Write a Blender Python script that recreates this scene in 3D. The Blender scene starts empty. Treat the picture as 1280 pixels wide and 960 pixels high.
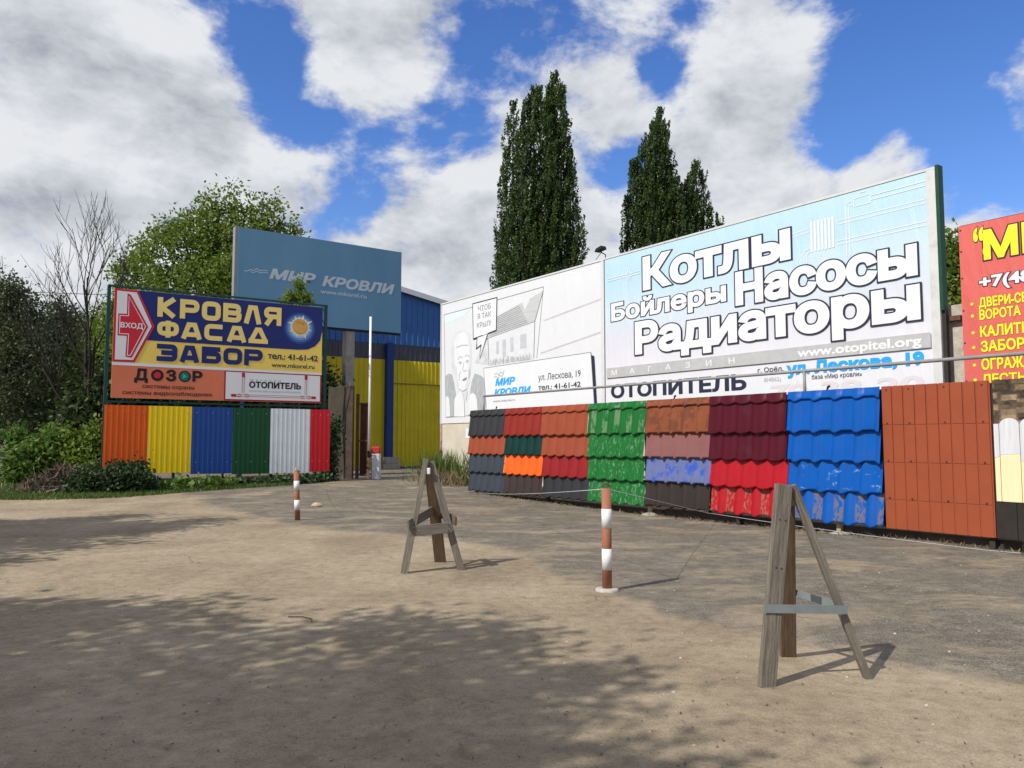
import bpy, bmesh, math, random
import numpy as np
from mathutils import Vector, Matrix, noise
from mathutils.geometry import tessellate_polygon, delaunay_2d_cdt

R = math.radians
S = bpy.context.scene
COL = S.collection

# ------------------------------------------------------------------ camera
cam = bpy.data.cameras.new("camera")
cam.lens = 36 * 985 / 1280
cam.sensor_width = 36
cam.clip_end = 3000
camo = bpy.data.objects.new("camera", cam)
camo.location = (0, 0, 1.6)
camo.rotation_euler = (R(90 + 4.18), 0, 0)
COL.objects.link(camo)
S.camera = camo

# ------------------------------------------------------------------ sun, sky, exposure
SUN_AZ, SUN_EL = R(-129), R(44)          # azimuth clockwise from +Y
sun_dir = Vector((math.sin(SUN_AZ) * math.cos(SUN_EL), math.cos(SUN_AZ) * math.cos(SUN_EL), math.sin(SUN_EL)))
sl = bpy.data.lights.new("sun", 'SUN')
sl.energy = 5.0
sl.angle = R(0.5)
sl.color = (1.0, 0.955, 0.885)
so = bpy.data.objects.new("sun", sl)
so.rotation_euler = (-sun_dir).to_track_quat('-Z', 'Y').to_euler()
COL.objects.link(so)

S.view_settings.view_transform = 'Standard'
S.view_settings.look = 'None'
S.view_settings.exposure = 0.0
S.view_settings.gamma = 1.0
S.view_settings.use_curve_mapping = False

world = bpy.data.worlds.new("World")
S.world = world
world.use_nodes = True


def build_sky():
    nt = world.node_tree
    nt.nodes.clear()
    N = nt.nodes.new
    L = nt.links.new
    out = N('ShaderNodeOutputWorld')
    bg = N('ShaderNodeBackground')
    bg.inputs['Strength'].default_value = 0.078
    L(bg.outputs[0], out.inputs[0])
    sky = N('ShaderNodeTexSky')
    sky.sky_type = 'NISHITA'
    sky.sun_disc = False
    sky.sun_elevation = SUN_EL
    sky.sun_rotation = SUN_AZ % (2 * math.pi)
    sky.air_density = 1.0
    sky.dust_density = 0.3
    sky.ozone_density = 4.0
    hs = N('ShaderNodeHueSaturation')
    hs.inputs['Saturation'].default_value = 1.22
    hs.inputs['Hue'].default_value = 0.514
    hs.inputs['Value'].default_value = 2.15
    L(sky.outputs[0], hs.inputs['Color'])
    tc = N('ShaderNodeTexCoord')
    nrm = N('ShaderNodeVectorMath'); nrm.operation = 'NORMALIZE'
    L(tc.outputs['Generated'], nrm.inputs[0])

    def math_(op, a, b=None, c=None, clamp=False):
        m = N('ShaderNodeMath'); m.operation = op; m.use_clamp = clamp
        for i, v in enumerate((a, b, c)):
            if v is None: continue
            if isinstance(v, (int, float)): m.inputs[i].default_value = v
            else: L(v, m.inputs[i])
        return m.outputs[0]

    def density(vec):
        mp = N('ShaderNodeMapping')
        mp.inputs['Scale'].default_value = (1.0, 1.0, 1.7)
        mp.inputs['Location'].default_value = (3.1, 1.7, 0.6)
        L(vec, mp.inputs[0])
        n1 = N('ShaderNodeTexNoise')
        n1.inputs['Scale'].default_value = 5.6
        n1.inputs['Detail'].default_value = 10
        n1.inputs['Roughness'].default_value = 0.6
        n1.inputs['Distortion'].default_value = 0.15
        L(mp.outputs[0], n1.inputs['Vector'])
        return n1.outputs[0]

    def dirv(az, el):
        a, e = R(az), R(el)
        return (math.sin(a) * math.cos(e), math.cos(a) * math.cos(e), math.sin(e))

    # where this sky's larger clouds and blue gaps lie: azimuth, elevation, radius (deg), weight
    blobs = [(27, 24, 10, -.55), (31, 30, 9, -.4), (13, 27.5, 4.5, -.3), (6, 30, 5, -.3), (-1, 27.5, 4, -.3),
             (-21, 27.5, 4.5, -.26), (-18.5, 24.3, 4.5, -.3), (-15.5, 22.5, 4, -.32), (-11.5, 21, 4.5, -.34), (-8, 20.3, 4, -.26),
             (-4.4, 22.5, 4, -.26), (-11.5, 16.8, 3, -.22), (31, 17, 5, -.5), (23, 20, 3.5, -.25), (10.5, 25, 2.5, -.2),
             (-28, 25, 11, .36), (-10, 27.5, 6.5, .42), (-25, 16, 11, .36), (-4, 16, 8, .3), (5.5, 23.5, 4.5, .26),
             (18, 25.5, 5.5, .36), (17, 20, 6.5, .34), (14, 15.5, 7, .3), (26, 17.5, 3.6, .42), (30, 15, 3, .3), (-15, 10, 9, .4), (3, 13, 9, .4), (-5, 8, 10, .4), (-30, 8, 10, .3), (20, 10, 9, .3), (-22, 21, 5, .2), (-27, 20.5, 3.2, -.3), (-31, 11, 3, -.25), (-24, 13, 2.5, -.2)]
    bias = None
    for az, el, rad, w in blobs:
        d = N('ShaderNodeVectorMath'); d.operation = 'DOT_PRODUCT'
        L(nrm.outputs[0], d.inputs[0])
        d.inputs[1].default_value = dirv(az, el)
        mr = N('ShaderNodeMapRange'); mr.interpolation_type = 'SMOOTHSTEP'
        mr.inputs['From Min'].default_value = math.cos(R(rad))
        mr.inputs['From Max'].default_value = 1.0
        mr.inputs['To Min'].default_value = 0.0
        mr.inputs['To Max'].default_value = w
        L(d.outputs['Value'], mr.inputs['Value'])
        bias = mr.outputs[0] if bias is None else math_('ADD', bias, mr.outputs[0])
    dn = density(nrm.outputs[0])
    tot = math_('MULTIPLY_ADD', dn, 3.4, bias)
    mask = N('ShaderNodeMapRange'); mask.interpolation_type = 'SMOOTHSTEP'
    mask.inputs['From Min'].default_value = 1.32
    mask.inputs['From Max'].default_value = 1.84
    L(tot, mask.inputs['Value'])
    # grey undersides: how much cloud lies above this direction
    up = N('ShaderNodeVectorMath'); up.operation = 'ADD'
    L(nrm.outputs[0], up.inputs[0])
    up.inputs[1].default_value = (-0.012, 0, 0.04)
    dn2 = density(up.outputs[0])
    diff = math_('SUBTRACT', dn, dn2)
    core = math_('SUBTRACT', tot, 1.65)
    lit = math_('MULTIPLY_ADD', diff, 2.8, 0.74)
    lit2 = math_('MULTIPLY_ADD', core, -0.12, lit, clamp=True)
    cr = N('ShaderNodeValToRGB')
    e = cr.color_ramp.elements
    e[0].position = 0.1; e[0].color = (4.9, 5.35, 6.2, 1)
    e[1].position = 0.95; e[1].color = (10.3, 10.5, 10.9, 1)
    m_ = cr.color_ramp.elements.new(0.5); m_.color = (7.6, 7.95, 8.6, 1)
    L(lit2, cr.inputs[0])
    mix = N('ShaderNodeMix'); mix.data_type = 'RGBA'
    L(mask.outputs[0], mix.inputs[0])
    L(hs.outputs[0], mix.inputs[6])
    L(cr.outputs[0], mix.inputs[7])
    L(mix.outputs[2], bg.inputs[0])


build_sky()


# ------------------------------------------------------------------ helpers
def tag(o, label=None, cat=None, group=None, kind=None):
    if label: o['label'] = label
    if cat: o['category'] = cat
    if group: o['group'] = group
    if kind: o['kind'] = kind
    return o


def thing(name, label, cat, loc=(0, 0, 0), rz=0.0, group=None):
    o = bpy.data.objects.new(name, None)
    o.empty_display_size = 0.2
    COL.objects.link(o)
    o.location = loc
    o.rotation_euler = (0, 0, rz)
    return tag(o, label, cat, group)


def link(name, me, mat=None, parent=None):
    o = bpy.data.objects.new(name, me)
    COL.objects.link(o)
    if mat: me.materials.append(mat)
    if parent: o.parent = parent
    return o


def srgb(r, g, b):
    def f(c):
        c /= 255
        return c / 12.92 if c <= 0.04045 else ((c + 0.055) / 1.055) ** 2.4
    return (f(r), f(g), f(b))


_mats = {}


def M(name, base, rough=0.7, var=0.12, scale=6.0, bump=0.0, bscale=60.0, metal=0.0, stretch=(1, 1, 1), dirt=None, scuff=None, spec=0.22):
    """procedural material: base colour with noise, optional dirt colour (colour, amount, scale) and scuffs (colour, threshold, scale, stretch)"""
    if name in _mats: return _mats[name]
    m = bpy.data.materials.new(name)
    m.use_nodes = True
    nt = m.node_tree
    N, L = nt.nodes.new, nt.links.new
    bs = nt.nodes['Principled BSDF']
    bs.inputs['Roughness'].default_value = rough
    bs.inputs['Metallic'].default_value = metal
    bs.inputs['Specular IOR Level'].default_value = spec
    tc = N('ShaderNodeTexCoord')
    mp = N('ShaderNodeMapping')
    mp.inputs['Scale'].default_value = stretch
    L(tc.outputs['Object'], mp.inputs[0])

    def nz(sc, det=6, ro=0.6, vec=None):
        n = N('ShaderNodeTexNoise')
        n.inputs['Scale'].default_value = sc
        n.inputs['Detail'].default_value = det
        n.inputs['Roughness'].default_value = ro
        L(vec or mp.outputs[0], n.inputs['Vector'])
        return n.outputs[0]

    def ramp(val, p0, p1, c0, c1):
        r = N('ShaderNodeValToRGB')
        e = r.color_ramp.elements
        e[0].position, e[1].position = p0, p1
        e[0].color = (*c0, 1); e[1].color = (*c1, 1)
        L(val, r.inputs[0])
        return r.outputs[0]

    def mix(f, a, b):
        x = N('ShaderNodeMix'); x.data_type = 'RGBA'
        L(f, x.inputs[0]); L(a, x.inputs[6])
        if isinstance(b, tuple): x.inputs[7].default_value = (*b, 1)
        else: L(b, x.inputs[7])
        return x.outputs[2]
    lo = tuple(c * (1 - var) for c in base)
    hi = tuple(min(1, c * (1 + var)) for c in base)
    col = ramp(nz(scale), 0.3, 0.7, lo, hi)
    if dirt:
        dc, amt, dsc = dirt
        f = ramp(nz(dsc, 8, 0.65), 0.62 - 0.3 * amt, 0.85 - 0.15 * amt, (0, 0, 0), (min(1, 0.4 + amt),) * 3)
        col = mix(f, col, dc)
    if scuff:
        sc_, thr, ssc, sst = scuff[:4]; sst_ = scuff[4] if len(scuff) > 4 else .85
        mp2 = N('ShaderNodeMapping'); mp2.inputs['Scale'].default_value = sst
        L(tc.outputs['Object'], mp2.inputs[0])
        f = ramp(nz(ssc, 9, 0.7, mp2.outputs[0]), thr, thr + 0.05, (0, 0, 0), (sst_,) * 3)
        if len(scuff) > 5:                                       # wear only on the flats between the pressed humps
            sp = N('ShaderNodeSeparateXYZ'); L(tc.outputs['Object'], sp.inputs[0])
            a1 = N('ShaderNodeMath'); a1.operation = 'MULTIPLY_ADD'; L(sp.outputs['X'], a1.inputs[0])
            a1.inputs[1].default_value = 2 * math.pi / scuff[5][0]; a1.inputs[2].default_value = -2 * math.pi * scuff[5][1] / scuff[5][0]
            a2 = N('ShaderNodeMath'); a2.operation = 'COSINE'; L(a1.outputs[0], a2.inputs[0])
            a3 = N('ShaderNodeMapRange'); a3.inputs['From Min'].default_value = -.05; a3.inputs['From Max'].default_value = .35; L(a2.outputs[0], a3.inputs['Value'])
            x = N('ShaderNodeMix'); x.data_type = 'RGBA'; x.blend_type = 'MULTIPLY'; x.inputs[0].default_value = 1
            L(f, x.inputs[6]); L(a3.outputs[0], x.inputs[7]); f = x.outputs[2]
        col = mix(f, col, sc_)
    L(col, bs.inputs['Base Color'])
    if bump:
        b = N('ShaderNodeBump'); b.inputs['Strength'].default_value = bump; b.inputs['Distance'].default_value = 0.02
        L(nz(bscale, 8, 0.65), b.inputs['Height'])
        L(b.outputs[0], bs.inputs['Normal'])
    _mats[name] = m
    return m


class MB:
    def __init__(self): self.v = []; self.f = []

    def add(self, vs, fs):
        b = len(self.v)
        self.v += [tuple(x) for x in vs]
        self.f += [tuple(b + i for i in f) for f in fs]
        return self

    def box(self, x0, x1, y0, y1, z0, z1):
        vs = [(x, y, z) for z in (z0, z1) for y in (y0, y1) for x in (x0, x1)]
        return self.add(vs, [(0, 2, 3, 1), (4, 5, 7, 6), (0, 1, 5, 4), (2, 6, 7, 3), (0, 4, 6, 2), (1, 3, 7, 5)])

    def beam(self, p, q, w, d, side=(1, 0, 0), w2=None, d2=None):
        """rectangular bar from p to q, w along 'side', d across it"""
        p, q = Vector(p), Vector(q)
        a = (q - p).normalized()
        s = Vector(side); s = (s - a * s.dot(a)).normalized()
        t = a.cross(s)
        w2 = w2 or w; d2 = d2 or d
        vs = []
        for c, ww, dd in ((p, w, d), (q, w2, d2)):
            for i, j in ((-1, -1), (1, -1), (1, 1), (-1, 1)):
                vs.append(c + s * (i * ww / 2) + t * (j * dd / 2))
        return self.add(vs, [(3, 2, 1, 0), (4, 5, 6, 7), (0, 1, 5, 4), (1, 2, 6, 5), (2, 3, 7, 6), (3, 0, 4, 7)])

    def tube(self, pts, rad, n=10, caps=True):
        pts = [Vector(p) for p in pts]
        rads = rad if isinstance(rad, (list, tuple)) else [rad] * len(pts)
        b = len(self.v)
        up = Vector((0.13, 0.21, 1))
        for i, p in enumerate(pts):
            a = (pts[min(i + 1, len(pts) - 1)] - pts[max(i - 1, 0)]).normalized()
            u = up if abs(a.dot(up.normalized())) < 0.95 else Vector((1, 0.1, 0))
            s = a.cross(u).normalized(); t = a.cross(s)
            for k in range(n):
                an = 2 * math.pi * k / n
                self.v.append(tuple(p + (s * math.cos(an) + t * math.sin(an)) * rads[i]))
        for i in range(len(pts) - 1):
            for k in range(n):
                k2 = (k + 1) % n
                self.f.append((b + i * n + k, b + i * n + k2, b + (i + 1) * n + k2, b + (i + 1) * n + k))
        if caps:
            self.f.append(tuple(b + k for k in range(n)))
            self.f.append(tuple(b + (len(pts) - 1) * n + k for k in reversed(range(n))))
        return self

    def prism(self, poly, y0, y1):
        """outline in x-z pulled from y0 (front) to y1"""
        n = len(poly)
        vs = [(x, y0, z) for x, z in poly] + [(x, y1, z) for x, z in poly]
        fs = [tuple(range(n)), tuple(range(2 * n - 1, n - 1, -1))]
        fs += [(i, n + i, n + (i + 1) % n, (i + 1) % n) for i in range(n)]
        return self.add(vs, fs)

    def build(self, name, mat, parent=None, bevel=0.0, smooth=False):
        me = bpy.data.meshes.new(name)
        me.from_pydata(self.v, [], self.f)
        bm = bmesh.new(); bm.from_mesh(me)
        if any(len(f.verts) > 4 for f in bm.faces):
            bmesh.ops.triangulate(bm, faces=[f for f in bm.faces if len(f.verts) > 4])
        bmesh.ops.recalc_face_normals(bm, faces=bm.faces)
        bm.to_mesh(me); bm.free()
        if smooth:
            me.polygons.foreach_set('use_smooth', [True] * len(me.polygons))
        o = link(name, me, mat, parent)
        if bevel:
            b = o.modifiers.new('bevel', 'BEVEL'); b.width = bevel; b.segments = 2; b.limit_method = 'ANGLE'
        return o


def poly(name, pts, y, mat, parent):
    """flat printed area on a board's front: outline in x-z"""
    tri = tessellate_polygon([[Vector((x, z, 0)) for x, z in pts]])
    me = bpy.data.meshes.new(name)
    me.from_pydata([(x, y, z) for x, z in pts], [], [tuple(t) for t in tri])
    return link(name, me, mat, parent)


def polys(name, lst, y, mat, parent):
    m = MB()
    for i, pts in enumerate(lst):
        m.add([(x, y - 0.0004 * i, z) for x, z in pts], [tuple(range(len(pts)))])
    return m.build(name, mat, parent)


def ribbon(pts, t, closed=False):
    """mitred stroke outline as quads: returns verts (x,z) and faces"""
    n = len(pts)
    P = [Vector((a, b)) for a, b in pts]
    L_, R_ = [], []
    for i in range(n):
        if closed: a, b = P[i - 1], P[(i + 1) % n]
        else: a, b = P[max(i - 1, 0)], P[min(i + 1, n - 1)]
        d1 = (P[i] - a); d2 = (b - P[i])
        if d1.length < 1e-9: d1 = d2
        if d2.length < 1e-9: d2 = d1
        d1.normalize(); d2.normalize()
        n1 = Vector((-d1.y, d1.x)); n2 = Vector((-d2.y, d2.x))
        m = n1 + n2
        if m.length < 0.3: m = n1.copy()
        m.normalize()
        k = (t / 2) / max(0.45, m.dot(n1))
        L_.append(P[i] + m * k); R_.append(P[i] - m * k)
    vs = L_ + R_
    fs = [(i, (i + 1) % n, n + (i + 1) % n, n + i) for i in range(n if closed else n - 1)]
    return vs, fs


def strokes(name, lst, t, y, mat, parent):
    """printed line work: list of polylines (append 'c' to close)"""
    m = MB()
    for i, pts in enumerate(lst):
        closed = pts[-1] == 'c'
        p = pts[:-1] if closed else pts
        vs, fs = ribbon(p, t, closed)
        m.add([(v.x, y - 0.0003 * i, v.y) for v in vs], fs)
    return m.build(name, mat, parent)


def rounded(pts, r, closed=False, seg=4):
    out = []
    n = len(pts)
    for i, p in enumerate(pts):
        p = Vector(p)
        if not closed and i in (0, n - 1): out.append(tuple(p)); continue
        a = Vector(pts[i - 1]); b = Vector(pts[(i + 1) % n])
        da, db = (a - p), (b - p)
        k = min(r, da.length * 0.5, db.length * 0.5)
        s, e = p + da.normalized() * k, p + db.normalized() * k
        for j in range(seg + 1):
            u = j / seg
            out.append(tuple(s * (1 - u) ** 2 + p * 2 * u * (1 - u) + e * u * u))
    return out


# ---- text
_fc = bpy.data.curves.new('text_source', 'FONT')
_fo = bpy.data.objects.new('text_source', _fc)
COL.objects.link(_fo)
_fc.resolution_u = 4
CAP = 0.682


def contours(body, shear=0.0, spacing=1.0):
    """closed outlines of one line of lettering, consecutive duplicates removed"""
    _fc.body = body; _fc.offset = 0; _fc.shear = shear; _fc.space_character = spacing; _fc.fill_mode = 'NONE'
    dg = bpy.context.evaluated_depsgraph_get(); dg.update()
    me = bpy.data.meshes.new_from_object(_fo.evaluated_get(dg))
    nb = {}
    for e in me.edges:
        a, b = e.vertices
        nb.setdefault(a, []).append(b); nb.setdefault(b, []).append(a)
    loops, seen = [], set()
    for st in range(len(me.vertices)):
        if st in seen or st not in nb: continue
        lp = [st]; seen.add(st); cur = st
        while True:
            nx = [k for k in nb[cur] if k not in seen]
            if not nx: break
            cur = min(nx, key=lambda k: (k - cur) % (len(me.vertices) + 1)); seen.add(cur); lp.append(cur)
        pts = []
        for k in lp:
            q = me.vertices[k].co.xy.copy()
            if not pts or (q - pts[-1]).length > 1e-4: pts.append(q)
        if len(pts) > 2 and (pts[0] - pts[-1]).length < 1e-4: pts.pop()
        if len(pts) > 2: loops.append(pts)
    bpy.data.meshes.remove(me)
    return loops


def area(p): return .5 * sum(p[i - 1].x * p[i].y - p[i].x * p[i - 1].y for i in range(len(p)))


def inside(q, p):
    c = False
    for i in range(len(p)):
        a, b = p[i - 1], p[i]
        if (a.y > q.y) != (b.y > q.y) and q.x < (b.x - a.x) * (q.y - a.y) / (b.y - a.y) + a.x: c = not c
    return c


def grow_loop(p, off):
    """push an outline off its left-hand side by off (mitred)"""
    if not off: return p
    n = len(p); out = []
    for i in range(n):
        d1 = (p[i] - p[i - 1]).normalized(); d2 = (p[(i + 1) % n] - p[i]).normalized()
        n1 = Vector((d1.y, -d1.x)); n2 = Vector((d2.y, -d2.x)); m = n1 + n2
        if m.length < .2: out.append(p[i] + n1 * off); continue
        m.normalize()
        out.append(p[i] + m * (off / max(.55, m.dot(n1))))
    return out


def raw_text(body, off, shear=0.0, spacing=1.0):
    """filled lettering by winding number, so that strokes that overlap themselves fill solid"""
    lp = sorted(contours(body, shear, spacing), key=lambda p: -abs(area(p)))
    cls = []
    for i, p in enumerate(lp):
        par = None
        for k in range(i):
            if inside(p[0], lp[k]): par = k
        a = area(p) > 0
        if par is None: cls.append(True)
        else: cls.append(cls[par] if a == (area(lp[par]) > 0) else not cls[par])
    loops = []
    for p, c in zip(lp, cls):
        q = p if (area(p) > 0) == c else p[::-1]            # solids run anticlockwise, holes clockwise
        g = grow_loop(q, off)
        if c or area(g) < -2e-4: loops.append(g)
    V, E = [], []
    for g in loops:
        b = len(V); n = len(g)
        V += [Vector((q.x, q.y)) for q in g]
        E += [(b + k, b + (k + 1) % n) for k in range(n)]
    vo, _, fo, *_ = delaunay_2d_cdt(V, E, [], 0, 1e-5)
    vo = np.array([(q.x, q.y) for q in vo]); fo = np.array([tuple(f) for f in fo])
    c = vo[fo].mean(1)
    A = np.array([(V[a].x, V[a].y) for a, b in E]); B = np.array([(V[b].x, V[b].y) for a, b in E])
    w = np.zeros(len(c), int)
    for k in range(len(c)):
        up = (A[:, 1] <= c[k, 1]) & (B[:, 1] > c[k, 1]); dn = (A[:, 1] > c[k, 1]) & (B[:, 1] <= c[k, 1])
        t = (B[:, 0] - A[:, 0]) * (c[k, 1] - A[:, 1]) - (c[k, 0] - A[:, 0]) * (B[:, 1] - A[:, 1])
        w[k] = (up & (t > 0)).sum() - (dn & (t < 0)).sum()
    f = [tuple(int(q) for q in t) for t in fo[w > 0]]
    used = sorted({q for t in f for q in t}); m = {q: n for n, q in enumerate(used)}
    v = np.array([(vo[q, 0], vo[q, 1], 0.0) for q in used])
    return v, [tuple(m[q] for q in t) for t in f]


def text(body, x0, x1, zb, cap, y, mat, parent, bold=0.0, shear=0.0, spacing=1.0, outline=None, name='lettering'):
    """one line of lettering: cap height on baseline zb, stretched to run from x0 to x1"""
    bold = max(0, bold)
    v, f = raw_text(body, bold, shear, spacing)
    kz = cap / (CAP + 2 * bold)
    mn, mx = v[:, 0].min(), v[:, 0].max()
    kx = (x1 - x0) / (mx - mn)

    def put(v, f, yy, mt, nm):
        me = bpy.data.meshes.new(nm)
        vs = [(x0 + (a[0] - mn) * kx, yy - 0.0004 * a[2], zb + (a[1] + bold) * kz) for a in v]
        me.from_pydata(vs, [], f)
        return link(nm, me, mt, parent)
    o = put(v, f, y, mat, name)
    if outline:
        v2, f2 = raw_text(body, bold + outline[0], shear, spacing)
        put(v2, f2, y + 0.004, outline[1], 'lettering_outline')
    return o


# wide square-cut lettering drawn stroke by stroke
def glyph(ch, w, h, t):
    a, b, c, d, m = t / 2, w - t / 2, t / 2, h - t / 2, h / 2
    r = t * 0.9
    G = {
        'К': [[(a, 0), (a, h)], [(a + t * .3, m), (b - t * .1, h - t * .15)], [(a + t * .3, m), (b - t * .1, t * .15)]],
        'Р': [[(a, 0), (a, h)], rounded([(a, d), (b, d), (b, m - t * .2), (a, m - t * .2)], r)],
        'О': [rounded([(a, c), (b, c), (b, d), (a, d)], r, True) + ['c']],
        'В': [rounded([(a, c), (b, c), (b, m)], r), rounded([(a, d), (b * .97, d), (b * .97, m), (a, m)], r), [(a, 0), (a, h)]],
        'Л': [[(a, 0), (w * .36, d), (w * .64, d), (b, 0)]],
        'Я': [[(b, 0), (b, h)], rounded([(b, d), (a, d), (a, m - t * .1), (b, m - t * .1)], r), [(w * .48, m), (a, 0)]],
        'Ф': [rounded([(a, h * .24), (b, h * .24), (b, h * .8), (a, h * .8)], r, True) + ['c'], [(w / 2, 0), (w / 2, h)]],
        'А': [[(a, 0), (w * .36, d), (w * .64, d), (b, 0)], [(w * .2, h * .27), (w * .8, h * .27)]],
        'С': [rounded([(b, d), (a, d), (a, c), (b, c)], r)],
        'Д': [[(a, c), (w * .42, d), (w * .58, d), (b, c)], [(0, c), (w, c)]],
        'З': [rounded([(0, d), (b, d), (b, m)], r), rounded([(b, m), (b, c), (0, c)], r), [(w * .22, m), (b, m)]],
        'Б': [[(w - t * .2, d), (a, d)], [(a, 0), (a, h)], rounded([(a, c), (b, c), (b, h * .58), (a, h * .58)], r)],
        'Х': [[(a, 0), (b, h)], [(a, h), (b, 0)]],
        'Ь': [[(a, 0), (a, h)], rounded([(a, c), (b, c), (b, h * .58), (a, h * .58)], r)],
    }
    return G[ch]


def wide_text(body, x0, x1, zb, h, t, y, mat, parent, gap=0.12, name='lettering'):
    n = len(body)
    g = h * gap
    w = ((x1 - x0) - g * (n - 1)) / n
    m = MB(); k = 0
    for i, ch in enumerate(body):
        ox = x0 + i * (w + g)
        for s in glyph(ch, w, h, t):
            closed = s[-1] == 'c'
            p = s[:-1] if closed else s
            vs, fs = ribbon(p, t, closed)
            m.add([(ox + v.x, y - 0.0004 * (k % 7), zb + v.y) for v in vs], fs); k += 1
    return m.build(name, mat, parent)


def ground_z(x, y):
    t = min(1, max(0, (y - 17) / 11))
    z = 0.2 * t * t * (3 - 2 * t)
    z += 0.035 * (noise.noise(Vector((x * .22, y * .22, 3.1)))) + 0.012 * noise.noise(Vector((x * .9, y * .9, 7.7)))
    return z


rng = np.random.default_rng(11)
random.seed(5)


# ------------------------------------------------------------------ ground
def smooth(a, b, x):
    t = min(1, max(0, (x - a) / (b - a)))
    return t * t * (3 - 2 * t)


ASPH = [(-40, 40), (-10, 24), (-7.1, 19.0), (-3.6, 14.9), (-1.1, 13.2), (.1, 11.6), (.57, 9.6), (.97, 8.5), (1.58, 7.2), (2.3, 6.5), (2.7, 5.7), (3.3, 5.3), (6, 3.9), (12, 2), (60, -10)]


def asphalt(x, y):
    ex = np.interp(x, [p[0] for p in ASPH], [p[1] for p in ASPH])
    wob = 0.5 * noise.noise(Vector((x * .8, y * .8, 0))) + 0.25 * noise.noise(Vector((x * 2.3, y * 2.3, 4)))
    return smooth(-0.10, 0.16, y - ex + wob * (1 if x < 1 else .6))


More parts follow.
